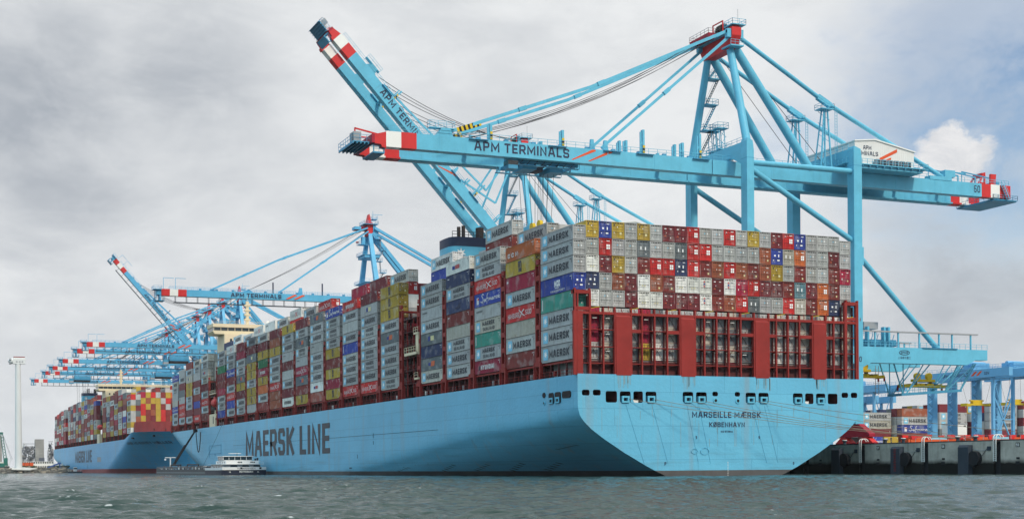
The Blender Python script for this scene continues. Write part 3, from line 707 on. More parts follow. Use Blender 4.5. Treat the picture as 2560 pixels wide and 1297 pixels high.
def logo_mesh(k):
    """(panel mesh or None, lettering mesh or None) for one livery on the long side"""
    if k in LET: return LET[k]
    p = MB(); t = MB()
    if k in ('M', 'L', 'S'):
        shape(p, [(0,0),(1.75,0),(1.75,2.0),(0,2.0)], pt(.85, .45), (0,-1,0), (0,0,1), LBLUE, .012)
        star(p, .875, 1.0, .72, pt(.85, .45), (0,-1,0), (0,0,1), WPL, .026)
        if k == 'S':
            letter(t, 'MAERSK', pt(3.7, 1.55), mt=LDK, h=.95, width=5.7, t=.2, lift=.015, **A_); letter(t, 'SEALAND', pt(3.9, .42), mt=LDK, h=.72, width=5.5, t=.16, lift=.015, **A_)
        else: letter(t, 'MAERSK', pt(3.1, .8), mt=LDK if k == 'M' else NAVY, h=1.3, width=7.4, t=.21, lift=.015, **A_)
    elif k == 'H':
        letter(t, 'HAMBURG', pt(.9, .75), mt=LWH, h=.95, width=4.6, t=.12, lift=.015, **A_); letter(t, 'SÜD', pt(8.3, .95), mt=LWH, h=.9, width=2.4, t=.12, lift=.015, **A_)
        line2(t, [(0,1.35),(.5,1.0),(.95,.75),(1.5,.35),(2.2,.1)], .2, pt(5.7,.75), (0,-1,0), (0,0,1), LWH, .02); line2(t, [(.3,-.1),(.9,.5),(1.3,1.0),(2.0,1.25)], .22, pt(5.7,.75), (0,-1,0), (0,0,1), LWH, .026)
    elif k == 'r':
        letter(t, 'HAMBURG', pt(.9, .9), mt=GREY, h=.8, width=4.6, t=.1, lift=.015, **A_); letter(t, 'SÜD', pt(8.3, .95), mt=GREY, h=.8, width=2.4, t=.1, lift=.015, **A_)
        line2(t, [(0,1.35),(.5,1.0),(.95,.75),(1.5,.35),(2.2,.1)], .26, pt(5.7,.75), (0,-1,0), (0,0,1), RED, .02); line2(t, [(.3,-.1),(.9,.5),(1.3,1.0),(2.0,1.25)], .26, pt(5.7,.75), (0,-1,0), (0,0,1), RED, .026)
    elif k == 'A':
        u = .42
        for pl in ([(1.7,2.0),(1.1,2.2),(.7,1.8),(1.2,1.3),(1.5,.8),(1.0,.2),(.2,.5)], [(2.6,.5),(2.2,.9),(1.9,.5),(2.3,.3),(2.6,.9),(2.8,.35)], [(3.9,2.1),(3.4,1.7),(3.3,-.2)], [(3.1,.9),(3.9,1.0)],
                   [(4.1,.35),(4.3,.95),(4.6,.5),(4.8,.95),(5.1,.5),(5.3,.9),(5.5,.4)], [(6.3,.6),(5.9,.9),(5.7,.5),(6.2,.35),(6.4,.9),(6.6,.4)], [(6.9,.4),(7.0,.95),(7.4,.9)], [(7.7,.9),(7.8,.4)], [(8.1,.4),(8.2,.95),(8.6,.9),(8.7,.4)], [(9.0,.6),(9.5,.85),(9.1,1.0),(9.0,.5),(9.6,.4)]):
            line2(t, [(a*.93, b*.95) for a, b in pl], .19, pt(2.9,.55), (0,-1,0), (0,0,1), LWH, .015+.003*random.random())
        shape(p, [(0,0),(1.0,0),(1.0,1.5),(0,1.5)], pt(1.1,.6), (0,-1,0), (0,0,1), LWH, .012); shape(p, [(.4,.9),(1.0,.9),(1.0,1.35),(.4,1.35)], pt(1.1,.6), (0,-1,0), (0,0,1), RED, .02)
    elif k == 'Y':
        letter(t, 'HYUNDAI', pt(2.9, .85), mt=LWH, h=1.05, width=6.2, t=.24, lift=.015, **A_); shape(p, [(0,0),(.7,.0),(.9,.9),(.3,1.0)], pt(1.8,.85), (0,-1,0), (0,0,1), DARK, .012)
    elif k == 'y': letter(t, 'HYUNDAI', pt(2.3, .85), mt=LDK, h=1.05, width=7, t=.22, lift=.015, **A_)
    elif k == 'C':
        for pl in ([(0,0),(0,1),(.35,1),(.5,.85),(.5,0)], [(.5,.85),(.65,1),(1.0,1),(1.1,.85),(1.1,0)]): line2(t, pl, .27, pt(5.5,1.45), (0,-1,0), (0,0,1), NAVY, .015+.004*len(pl))
        letter(t, 'SC', pt(5.55, .5), mt=NAVY, h=.72, width=1.2, t=.26, lift=.015, **A_)
    elif k == 'T':
        shape(p, [(0,0),(2.0,0),(2.3,1.2),(.3,1.2)], pt(5.7,.85), (0,-1,0), (0,0,1), LORG, .012); shape(p, [(0,0),(1.3,0),(1.3,.75),(0,.75)], pt(4.3,1.05), (0,-1,0), (0,0,1), LBL, .012)
    elif k == 't':
        shape(p, [(0,0),(1.3,0),(1.3,1.1),(0,1.1)], pt(4.2,1.0), (0,-1,0), (0,0,1), LBL, .012); shape(p, [(0,0),(1.9,0),(1.9,1.1),(0,1.1)], pt(5.65,1.0), (0,-1,0), (0,0,1), LYEL, .012)
    elif k == 'x':
        shape(p, [(0,0),(1.4,0),(1.4,.8),(0,.8)], pt(3.3,1.0), (0,-1,0), (0,0,1), LBL, .012); shape(p, [(0,0),(2.2,0),(2.2,.9),(0,.9)], pt(4.85,1.0), (0,-1,0), (0,0,1), S_RED, .012)
    elif k == 's': letter(t, 'MAERSK', pt(.9, 1.75), mt=LDK, h=.36, width=2.9, t=.2, lift=.015, **A_)
    elif k == 'c': shape(p, [(0,0),(.28,0),(.28,1.9),(0,1.9)], pt(.5,.5), (0,-1,0), (0,0,1), LWH, .012)
    elif k == 'i': letter(t, 'CA', pt(.5, 1.85), mt=WPL, h=.42, t=.26, lift=.015, **A_)
    elif k == 'n': letter(t, 'CCN', pt(1.0, .75), mt=LWH, h=.85, width=4.2, t=.18, ws=.9, gap=.5, lift=.015, **A_); letter(t, 'I', pt(5.7, .75), mt=LWH, h=.5, t=.2, lift=.015, **A_)
    elif k == 'K':
        letter(t, 'MCC', pt(5.2, 1.2), mt=WPL, h=1.15, width=2.1, t=.24, lift=.015, **A_); shape(t, [(0,0),(1.5,0),(1.5,.1),(0,.1)], pt(5.4,.95), (0,-1,0), (0,0,1), WPL, .015)
        letter(t, 'TRANSPORT', pt(3.7, .3), mt=LWH, h=.34, width=5.4, t=.16, lift=.015, **A_)
    elif k == 'f': shape(p, [(0,.2),(1.5,.55),(2.2,1.2),(3.4,1.3),(2.6,.6),(3.2,.0),(1.2,-.1)], pt(4.4,.8), (0,-1,0), (0,0,1), S_FADE, .012)
    elif k == 'q': shape(p, [(0,0),(.9,0),(.9,.2),(0,.2)], pt(.8,2.0), (0,-1,0), (0,0,1), LWH, .012)
    # the small number block every box carries by its right edge
    shape(t, [(0,0),(.9,0),(.9,.1),(0,.1)], pt(10.9,2.35), (0,-1,0), (0,0,1), LWH if k in 'HAYCTtcinKfq-' else LDK, .011)
    shape(t, [(0,0),(.12,0),(.12,.5),(0,.5)], pt(11.55,1.7), (0,-1,0), (0,0,1), LWH if k in 'HAYCTtcinKfq-' else LDK, .011)
    r = (p.mesh('logo_panel') if p.v else None, t.mesh('lettering') if t.v else None)
    LET[k] = r; return r
S_RED = mat('faded red logo', (.45, .09, .09), .6, .1); S_FADE = mat('faded dark logo', (.02, .03, .07), .6, .2)
PLC = {}
def placard_mesh(k):
    if k in PLC: return PLC[k]
    mb = MB(); y = -.012
    def q(x, z, w, h, mt=WPL): mb.box(x, x+w, y-.006, y, z, z+h, mt)
    if k == 'R':
        for a in (1.42, 1.80):
            for b in (1.05, 1.5): q(a, b, .3, .36)
        mb.beam((.3, y, 2.5), (.75, y, 2.1), .02, .1, WPL, (0, -1, 0)); mb.beam((.35, y, 2.1), (.6, y, 2.45), .02, .1, WPL, (0, -1, 0)); q(1.45, 2.4, .6, .12)
    elif k == 'G': q(.95, 1.75, .17, .22, LBLUE); q(1.5, 1.7, .16, .3); q(.35, .45, .12, .12)
    elif k == 'g': q(.55, 1.3, .22, .55); q(1.45, 1.25, .22, .55); q(1.5, .5, .3, .1)
    elif k == 'W': q(.8, .8, .2, .25, LYEL); q(1.3, .8, .2, .25, LYEL); q(1.5, 2.3, .5, .1, DARK); q(.3, 1.5, .1, .3, DARK)
    elif k == 'w': 
        for i, z in enumerate((1.2, 1.6, 2.0)): q(.75, z, .3, .3, (S_RED, LBL, S_RED)[i])
        q(1.4, 2.2, .5, .1, DARK)
    elif k == 'Y': q(.32, 2.2, .25, .3, DARK); q(1.0, 1.9, .14, .2); q(.35, .9, .12, .2); q(1.5, .7, .4, .4, LYEL)
    elif k == 'B': q(.6, 1.5, .35, .3); q(1.5, 1.4, .2, .5); q(.4, .7, .15, .2); q(1.3, .7, .5, .22); q(1.5, 2.35, .5, .1)
    elif k == 'M': q(.35, 2.2, .4, .14); q(1.45, 2.2, .45, .1); q(.3, .95, .4, .12, LORG); q(1.55, .6, .14, .2); q(.7, 1.5, .12, .12)
    elif k == 'b': q(1.6, .5, .3, .3, LYEL); q(1.4, 2.2, .5, .1); q(.9, 1.4, .12, .18); q(1.4, 1.4, .4, .08)
    elif k == 'C': q(.4, 1.9, .3, .16); q(1.5, 2.2, .4, .1); q(.4, .9, .14, .3); q(1.65, .6, .22, .3, LYEL)
    PLC[k] = mb.mesh('placard'); return PLC[k]
PK = {'G': 'G', 'W': 'W', 'Y': 'Y', 'R': 'R', 'M': 'M', 'C': 'C', 'b': 'b', 'O': 'R', 'N': 'B', 'B': 'B', 'T': 'M', 'D': 'g', 'E': 'g', 'S': 'b', 'K': 'g', 'm': 'b', 'V': 'M'}
LD = {'M': 'with star and bold lettering', 'L': 'with star and navy lettering', 'S': 'with star and two words', 'H': 'with white bird emblem', 'r': 'with red bird emblem', 'A': 'with white script lettering',
 'Y': 'with bold white capitals', 'y': 'with dark capitals', 'C': 'with dark stacked letters', 'T': 'with orange and blue patch', 't': 'with yellow and blue patch', 'x': 'with red and blue patch', 's': 'with tiny dark word',
 'c': 'with white strip at left', 'i': 'with two small letters', 'n': 'with thin white letters', 'K': 'with white block letters', 'f': 'with faded dark blot', 'q': 'with small white mark', '-': 'without lettering'}
ORD = ['', 'first', 'second', 'third', 'fourth', 'fifth', 'sixth', 'seventh', 'eighth', 'ninth', 'tenth', 'eleventh', 'twelfth', 'thirteenth', 'fourteenth', 'fifteenth', 'sixteenth', 'seventeenth', 'eighteenth', 'nineteenth', 'twentieth', 'twenty-first', 'twenty-second', 'twenty-third']
NBOX = [0]
def container(col, logo, loc, h, label, group, doors=True, rotz=0., pk=None):
    o = link('shipping_container', BODY, None, loc); o.scale = (.982, 1, (h-.09)/CH); o.rotation_euler = (0, 0, rotz)
    c = PAL[col]; k = random.uniform(.80, 1.10); cc = (c[0]*k*random.uniform(.98, 1.02), c[1]*k, c[2]*k*random.uniform(.97, 1.03), 1)
    o.color = cc; tag(o, label, 'container', group); NBOX[0] += 1
    if doors:
        for x in (.18, 1.228):
            d = link('door', DOOR, o, (x, 0, 0)); d.color = cc
        pm = placard_mesh(pk or PK[col])
        if pm: link('placard', pm, o)
    if logo:
        a, b = logo_mesh(logo)
        if a: link('logo_panel', a, o)
        if b: link('lettering', b, o)
    return o
GRP = 'containers stacked on the near ship'
# port side, stern to bow; each stack from the top down: colour + livery
STK = ['GM GM GM BK Tc GM GM GM', 'On YC Ci GM RH E- GM mq', 'GM GS RH BA Gs ES Tc GS CY', 'Wx Nq GS Nf mq E- GS GM GM', 'GM GM Gs GM Dt N- DT EM',
 'YC YC YC GM DT GM GM GM GS', 'Mq Gt GM GS GM GS GS GM RH', 'RY GM G- GM Bc GM GM GM RH', 'BA GS GS GS YC m- YC Ci YC', 'DT GM GM Gs GM GM GM Wx S-', 'M- GS DT GS Gs CH DT m- YC',
 'YC GS GM Gs M- G- GM M- Wy', 'M- b- YC GM GM GM RH b- b-', 'GM M- YC Vc CY YC O- GM m-', 'DM M- Dt YC YC GS YC YC G-', 'M- Ci GM GS DT YC M- GM GS', 'Wr GM GS BA M- GM RH B- GM', 'GM GS Vc M- m- C- GM GS B-',
 'WM GS Gx ES M- GM RH GM m-', 'EM GS G- M- GS m- B- M- RY', 'm- GM Et YC YC GS GM M- GM', 'G- GM M- D- Gs RH RH GM', 'BA EM GS G- E- BA GM GM']
TOPS = [42.73,42.81,43.76,44.17,41.54,44.21,44.35,44.31,44.15,44.32,44.31,44.13,44.17,44.37,44.51,43.98,44.44,43.74,44.92,43.97,44.0,42.29,40.76]
REST = []     # (x, y, z, h, colour, livery, rotated) of what lies past the three hundred nearest
for i, s in enumerate(STK):
    cs = s.split(); n = len(cs); y = bayY(i)
    if i == 0: hs = [2.6, 2.6]+[2.92]*6
    else: hs = [(TOPS[i]-ZB)/n]*n
    z = TOPS[i] if i else ZB+sum(hs)
    for k, cl in enumerate(cs):
        z -= hs[k]
        if i <= 18:
            lab = '%s container %s, %s stack from stern, %s from top' % (CN[cl[0]], LD[cl[1]], ORD[i+1], ORD[k+1])
            container(cl[0], cl[1], (0, y, z), hs[k], lab, GRP, doors=(i in (0, 1, 2, 3, 5, 18) or k < 3))
        else: REST.append((0, y, z, hs[k], cl[0], cl[1], 0))
# second row where it stands taller than the first
T2 = {1: (45.82, 'GM'), 2: (48.92, 'GM mq'), 4: (47.4, 'WM Bq'), 5: (47.41, 'GM R-'), 6: (47.99, 'Mc'), 7: (47.93, 'C-'), 9: (47.85, 'RH'), 10: (47.59, 'GM'), 11: (48.79, 'Wr R-'), 12: (47.71, 'WM'), 13: (48.15, 'Ws'), 14: (48.18, 'Wr'), 15: (47.0, 'WM'), 16: (48.05, 'WM'), 17: (47.07, 'N-')}
INNER = {}
for i, (zt, s) in T2.items():
    z = zt
    for k, cl in enumerate(s.split()):
        h = 2.9; z -= h
        if i <= 12:
            lab = '%s container %s in inner row behind %s stack from stern, %s from top' % (CN[cl[0]], LD[cl[1]].replace('with ', 'with ', 1), ORD[i+1], ORD[k+1])
            if len(lab.split()) > 16: lab = '%s container standing above the outer row behind %s stack from stern, %s tier' % (CN[cl[0]], ORD[i+1], ORD[k+1])
            container(cl[0], cl[1], (2.5, bayY(i), z), h, lab, GRP)
        else: REST.append((2.5, bayY(i), z, h, cl[0], cl[1], 0))
    INNER[i] = (z, zt)
# the stern face: rows from the top, columns 2..23 from the left
ROWS = ['YBYGYGMMRGGRGYGMRBGGGG', 'GRGGDGGDRRGGGGbBEOGGMG', 'WMYGmRRNRmbRbmbYGmGGmC', 'NGbMWbmWWWMWCRMMmKMOmG', 'WGGMWWMMMWmbRDGGREmONG']
Z5 = 43.65
for r, row in enumerate(ROWS):
    for k, ch in enumerate(row):
        col = k+1; x = 2.5*col; h = 2.92; z = Z5-h*(r+1)
        if col == 22: 
            hh = [2.62, 2.6, 2.92, 2.75, 2.85]; zt = 42.95; z = zt-sum(hh[:r+1]); h = hh[r]
        lab = '%s container door end above the red stern frame, %s column from left, %s row' % (CN[ch], ORD[col+1], ORD[r+1])
        container(ch, None, (x, 0, z), h, lab, GRP, pk='w' if (ch == 'W' and (r, k) in ((3, 9), (3, 11), (4, 9))) else None)
# everything further back or behind the frames
rc = random.Random(3)
def pick(w): return rc.choices([a for a, b in w], [b for a, b in w])[0]
WT = [('G', 42), ('W', 8), ('M', 12), ('m', 8), ('R', 6), ('C', 4), ('Y', 6), ('D', 5), ('N', 3), ('B', 3), ('b', 4), ('T', 1)]
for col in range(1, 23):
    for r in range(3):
        ch = 'Y' if (col == 5 and r == 0) else 'C' if col in (1, 5) and r > 0 else pick([('G', 60), ('E', 20), ('D', 25), ('W', 6)])  # random picks kept dark to paint in shade from the stack above
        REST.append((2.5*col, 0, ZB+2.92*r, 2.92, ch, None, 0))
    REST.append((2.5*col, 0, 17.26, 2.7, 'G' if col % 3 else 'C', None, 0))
for i in range(1, 23):
    for col in range(1, 23):
        top = TOPS[i]+rc.choice([0, 0, 2.6, 2.9]) if i < 18 else TOPS[i]-.2+rc.choice([0, 0, -2.6])
        if i in (1, 2, 4) and col > 1: top = min(INNER[i][1]+rc.choice([-.6, -.3, -2.9]), 46.5)
        if i in (1,): top = 45.6-.1*rc.randint(0, 6)
        if col == 1 and i in INNER: top = INNER[i][0]
        elif col == 1: top = min(top, TOPS[i])
        n = max(1, int((top-ZB)/2.85)); h = (top-ZB)/n
        lo = 0 if col in (1, 22) else max(0, n-4)
        for k in range(lo, n): REST.append((2.5*col, bayY(i), ZB+k*h, h, pick(WT), None, 0))
# ---------------------------------------------------------------- far ship (lies the other way round, bow towards the viewer)
ship2 = thing('container_ship', (28.9, 434, 0), 'second light blue container ship further along the quay, red breakwater on its bow', 'container ship', 'container ships along the quay')
S2 = ship2.location; FLIP = 830.0
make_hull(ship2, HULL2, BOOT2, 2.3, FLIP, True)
mb = MB(off=S2)
for a, b in zip(ysd, ysd[1:]):
    ha = half(a, 17)-.25; hb = half(b, 17)-.25
    mb.poly([(HC-ha,FLIP-a,17.22),(HC+ha,FLIP-a,17.22),(HC+hb,FLIP-b,17.22),(HC-hb,FLIP-b,17.22)], SHIPDARK)
mb.build('deck', ship2)
mb = MB(off=S2); zs = [-2, 0, 1, 2.3]+list(np.arange(3, 17.3, .8))+[17.3]
for a, b in zip(zs, zs[1:]):
    ha, hb = half_t(a), half_t(b); mb.poly([(HC-ha,FLIP+1.5,a),(HC-hb,FLIP+1.5,b),(HC+hb,FLIP+1.5,b),(HC+ha,FLIP+1.5,a)], BOOT2 if b < 2.31 else HULL2)
mb.build('transom', ship2)
hull_letters(ship2, S2, HC-HB, 693.9, 612, 6.5, 13.9)
mb = MB(off=S2); x = HC-HB-.05
mb.box(x, x+.03, 573, 588, 6.4, 9.2, GREY); mb.box(x, x+.02, 630.5, 631.5, 2.6, 5.4, NAVY); mb.build('hull_marks', ship2)
# red breakwater across the forecastle
mb = MB(off=S2); n = 20; BWR = mat('faded red breakwater paint', (.33, .055, .05), .6, .12)
pts = []
for i in range(n+1):
    u = -1+2*i/n; x = HC+27.2*math.copysign(abs(u)**.9, u); y = 449+15*abs(u)**3.2; pts.append((x, y))
for (xa, ya), (xb, yb) in zip(pts, pts[1:]):
    mb.add([(xa,ya,19.6),(xb,yb,19.6),(xb,yb-1.3,25.4),(xa,ya-1.3,25.4),(xa,ya+.3,19.6),(xb,yb+.3,19.6),(xb,yb-1.0,25.4),(xa,ya-1.0,25.4)], [(0,1,2,3),(7,6,5,4),(3,2,6,7)], BWR)
for s_, (xa, ya) in ((1, pts[0]), (-1, pts[-1])):
    mb.prism([(xa, ya, 17.3), (xa, ya, 19.6), (xa, ya-1.3, 25.4), (xa+s_*.1, ya+5, 25.4), (xa-s_*.6, ya+8.5, 21), (xa-s_*1.0, ya+10, 17.3)], (s_*.3, 0, 0), BWR)
for i in range(3, 17): 
    (xa, ya), z = pts[i], 21.3
    if i % 2: mb.box(xa-.3, xa+.3, ya-.75, ya-.3, z, z+.6, SHIPDARK)
mb.build('breakwater', ship2)
# bow name on the flare, anchor recess, mooring hole
mb = MB(off=S2)
def bow_pt(s, z):
    Y = s; return Vector((57.8-(HC+half(Y, z)), FLIP-Y, z))
def bow_text(text, Ya, Yb, z, h):
    pls, T, w = strokes(text, h, .16, .9)
    for i, pl in enumerate(pls):
        for qd in ribbon(pl, T):
            vs = []
            for c in qd:
                Y = Ya+(Yb-Ya)*c.x/w; p = bow_pt(Y, z+c.y); q = bow_pt(Y+.5, z+c.y); r = bow_pt(Y, z+c.y+.4); nn = (q-p).cross(r-p).normalized()
                if nn.x > 0: nn = -nn
                vs.append(p+nn*(.1+.004*(i % 4)))
            mb.poly(vs, NAVY)
bow_text('MÆRSK MC-KINNEY MØLLER', 350, 384, 14.6, 1.15)
mb.build('bow_lettering', ship2)
mb = MB(off=S2)
for (Y, z, w, h, mt) in ((388.5, 12.6, 4.2, 2.6, BLACK), (389.5, 9.8, 3.4, 2.2, YEL)):
    p = bow_pt(Y, z); q = bow_pt(Y+w*.55, z); r = bow_pt(Y-.6, z+h); s_ = bow_pt(Y-.6+w*.55, z+h); nn = (q-p).cross(r-p).normalized()
    if nn.x > 0: nn = -nn
    mb.poly([v+nn*.12 for v in (p, q, s_, r)], mt)
for Y, z in ((364, 17.5), (380, 18.3)):
    p = bow_pt(Y, z); mb.box(p.x-.35, p.x+.6, p.y-1, p.y+1, z-.4, z+.5, BLACK)
mb.build('anchor_recess', ship2)
deckhouse(ship2, S2, 576, 592, 51.3, -1.0, 58.8, sgn=1)
funnel(ship2, S2, 10.2, 21, 740, 750, 55.4, 42, BL)
mb = MB(off=S2); mb.box(-.3, 3, 579, 589, 17.26, 22.5, CREAM); mb.build('side_house', ship2)
mb = MB(off=S2)
for (a, b, ra, rb_) in ((579, 580.5, .3, 1.5), (580.5, 585, 1.5, 1.6), (585, 587, 1.6, .4)): mb.tube((.7, a, 26.5), (.7, b, 26.5), ra, RED, 10, rb_)
mb.build('lifeboat', ship2)
B2 = [467+14.58*i for i in range(7)] + [593.5+14.58*i for i in range(10)] + [752.5+14.58*i for i in range(5)]
T2S = [39.5, 41.2, 43.8, 42.6, 42.2, 42.4, 42.9, 43, 44.2, 44.9, 45.0, 45.1, 44.9, 45.1, 45.4, 45.2, 45.1, 44.2, 43.6, 43.3, 42.6, 42.0]
FG = ['RGCYRGmYO', 'GDYbYYGRm', 'YMRYmYmGb', 'GDRmbYRmR', 'GbYmMYRmY', 'YGRmYmGMR']
WT2 = [('G', 34), ('W', 8), ('M', 14), ('m', 14), ('R', 8), ('C', 6), ('Y', 12), ('D', 5), ('N', 3), ('B', 3), ('b', 4)]
for i, y in enumerate(B2):
    mbx = (i % 2)
    lo_i = 0 if i < 2 or i in (7, 17) else 3
    for col in range(0, 23):
        top = T2S[i] if col == 0 else T2S[i]+rc.choice([0, 0, 1.3, 2.6])
        if i == 0: top = 39.5+(1.2 if col > 1 else 0)
        if i in (6, 7): top = min(top, 42.6)
        n = int(round((top-ZB)/2.85)); h = (top-ZB)/n
        for k in range(n):
            if col not in (0, 22) and i not in (0, 1) and k < n-3: continue
            ch = pick(WT2); lg = None
            if i == 0 and n-1-k < 6: ch = FG[n-1-k][col % 9]
            if col == 0 and ch in 'GW': lg = rc.choice('MMS-')
            if col == 0 and ch in 'RC' and rc.random() < .5: lg = 'H'
            if col == 0 and ch == 'Y': lg = 'C'
            REST.append((2.5*col, y, ZB+k*h, h, ch, lg, 0))
    mbb = MB(off=S2); zt = 33
    for x in (-.1, 57.3):
        mbb.box(x, x+.5, y+12.45, y+12.85, 17.25, zt, SHIPRED); mbb.box(x, x+.5, y+13.8, y+14.2, 17.25, zt, SHIPRED)
    mbb.box(.3, 57.3, y+12.8, y+13.8, 20, 20.3, SHIPDARK); mbb.box(2.5, 55, y, y+12.3, 17.25, 19.7, SHIPDARK)
    for k in range(5): mbb.box(.2, .5, y+.1+k*2.95, y+.35+k*2.95, 17.25, 19.8, SHIPDARK)
    mbb.build('lashing_bridge', ship2)

# ---------------------------------------------------------------- quay
ground = MB(); CONC = mat('quay paving concrete', (.20, .19, .18), .85, .2, .1)
ground.box(62.6, 2600, -400, 4000, -6, 5.6, CONC)
g = ground.build('quay_ground'); tag(g, None, None, kind='structure')
WALL = mat('quay wall concrete', (.42, .395, .34), .85, .35, .35, .5, (.05, .045, .035), bump=.3)
def wall_wet():
    nt = WALL.node_tree; N = nt.nodes; L = nt.links; b = N['Principled BSDF']; old = b.inputs['Base Color'].links[0].from_socket
    tc = N.new('ShaderNodeTexCoord'); s_ = N.new('ShaderNodeSeparateXYZ'); L.new(tc.outputs['Object'], s_.inputs[0])
    nz = N.new('ShaderNodeTexNoise'); nz.inputs['Scale'].default_value = .5; nz.inputs['Detail'].default_value = 5; L.new(tc.outputs['Object'], nz.inputs[0])
    a = N.new('ShaderNodeMath'); a.operation = 'MULTIPLY_ADD'; L.new(nz.outputs[0], a.inputs[0]); a.inputs[1].default_value = .9; L.new(s_.outputs[2], a.inputs[2])
    r = N.new('ShaderNodeMapRange'); L.new(a.outputs[0], r.inputs[0]); r.inputs[1].default_value = 2.3; r.inputs[2].default_value = 3.1
    m1 = N.new('ShaderNodeMix'); m1.data_type = 'RGBA'; L.new(r.outputs[0], m1.inputs[0]); m1.inputs[6].default_value = (.006, .007, .006, 1); L.new(old, m1.inputs[7])
    L.new(m1.outputs[2], b.inputs['Base Color'])
wall_wet()
qw = thing('quay_wall', (62, 0, 0), 'stained grey concrete quay wall with black fenders and white ladders', 'quay wall')
mb = MB(off=(62, 0, 0))
y = -46.1
GR = []
while y < 470: GR.append(y); y += 16.35
prev = -400
for gy in GR + [900]:
    mb.box(62, 62.6, prev, gy-1.0, -6, 5.55, WALL)
    if gy < 900: mb.box(62.45, 62.6, gy-1.0, gy+.55, -6, 5.4, BLACK)
    prev = gy+.55
mb.box(62.0, 62.6, -400, 900, 5.552, 5.75, mat('wall coping', (.05, .05, .052), .8, .2))
mb.build('wall_face', qw)
fk = 0
for gy in GR[1:14]:
    fy = gy+6.2
    mb = MB(off=(62, 0, 0)); mb.prism([(61.0, fy-1.15, -.5), (61.0, fy-1.15, 4.6), (61.3, fy-1.15, 5.0), (61.98, fy-1.15, 5.0), (61.98, fy-1.15, -.5)], (0, 2.3, 0), DARK if fk else DARK)
    if fk % 2 == 1:
        for k in range(14): mb.box(60.94, 61.0, fy-.25, fy+.3, .6+k*.3, .72+k*.3, SHIPRED)
    mb.build('fender', qw)
    mb = MB(off=(62, 0, 0)); mb.tube((61.2, fy-2.0, 2.7), (61.99, fy-2.0, 2.7), 1.25, BLACK, 18); mb.build('fender_cylinder', qw)
    mb = MB(off=(62, 0, 0))
    for k in range(8): 
        a, b = k/8, (k+1)/8; mb.beam((61.9, fy-1.2-3.9*a, 4.4-.4*math.sin(a*3.1)), (61.9, fy-1.2-3.9*b, 4.4-.4*math.sin(b*3.1)), .07, .07, GREY)
    mb.beam((61.9, fy-4.3, 4.3), (61.9, fy-1.6, 1.2), .06, .06, DARK); mb.box(61.85, 61.99, fy-5.2, fy-4.4, 4.0, 4.7, DARK); mb.build('fender_chain', qw)
    ly = gy+.1
    mb = MB(off=(62, 0, 0))
    for d in (-.28, .28):
        mb.beam((61.85, ly+d, 2.2), (61.85, ly+d, 6.1), .1, .1, WHT)
        for k in range(8):
            a0 = math.pi*k/8; a1 = math.pi*(k+1)/8; mb.beam((61.85+.8-.8*math.cos(a0), ly+d, 6.1+.55*math.sin(a0)), (61.85+.8-.8*math.cos(a1), ly+d, 6.1+.55*math.sin(a1)), .1, .1, WHT)
    for k in range(12): mb.beam((61.85, ly-.28, 2.35+k*.32), (61.85, ly+.28, 2.35+k*.32), .07, .07, WHT)
    mb.build('ladder', qw)
    if fk < 4:
        mb = MB(off=(62, 0, 0)); sy = gy-4.6; mb.box(61.94, 61.99, sy-.4, sy+.4, 4.5, 5.2, BLACK)
        letter(mb, ('59', '58', '57', '56')[fk], (61.94, sy, 4.62), (0, -1, 0), (0, 0, 1), .45, WHT, t=.2, center=True, lift=.012); 
        mb.box(61.9, 61.99, sy-.35, sy+.25, 2.55, 2.85, BLACK); mb.box(61.9, 61.99, sy-.35, sy+.4, 1.7, 2.2, BLACK); mb.build('number_sign', qw)
    fk += 1
# bollards on the quay edge
bo = None; BNO = [(-41, 'nearest the right edge'), (-19.5, 'with the upper bundle of ropes'), (-23.5, 'with the lower bundle of ropes'), (-6.2, 'left of the orange carriers'), (-1.5, 'beside the second white ladder'), (9.8, 'beside the hull corner')]
for k, (y, w) in enumerate(BNO):
    mb = MB(off=(63.8, y, 5.6)); mb.tube((63.8, y, 5.6), (63.8, y, 6.25), .34, DARK, 14, .27); mb.tube((63.8, y, 6.25), (63.8, y, 6.5), .5, DARK, 14, .46); mb.tube((63.8, y, 6.5), (63.8, y, 6.58), .45, WHT, 14, .4)
    tag(mb.build('bollard', None, (63.8, y, 5.6)), 'black mooring bollard with white top on the quay edge, '+w, 'bollard', 'mooring bollards on the quay')
# mooring ropes from stern openings to the bollards, hanging in shallow curves
ROPEC = mat('mooring rope fibre', (.23, .20, .15), .9, .25, 3)
def rope(p, q, sag, name, label, r=.045, mt=ROPEC, cat='rope', group=None, n=26):
    p = Vector(p); q = Vector(q); mb = MB(off=tuple(p)); pr = None
    for i in range(n+1):
        t = i/n; c = p.lerp(q, t)-Vector((0, 0, sag*4*t*(1-t)))
        if pr is not None: mb.tube(pr, c, r, mt, 6, cap=False)
        pr = c
    o = mb.build(name, None, tuple(p)); tag(o, label, cat, group); return o
for k, (xs0, zs0, by, bz, sag, w) in enumerate([(9.6, 13.25, -19.5, 6.2, .9, 'from the second large opening, highest on the left'), (14.6, 13.2, -19.5, 6.25, .8, 'from the fourth large opening'), (22.1, 12.95, -19.5, 6.1, .7, 'from the left centre opening'),
        (24.8, 13.0, -23.5, 6.1, .75, 'from the right centre opening'), (35.1, 13.2, -23.5, 6.3, .5, 'from the opening right of the round holes'), (37.6, 13.2, -41, 6.2, .5, 'ending furthest right on the quay')]):
    rope((xs0, -1.8, zs0), (63.8, by, bz), sag, 'mooring_rope', 'tan mooring rope across the stern '+w, group='mooring ropes from the stern')
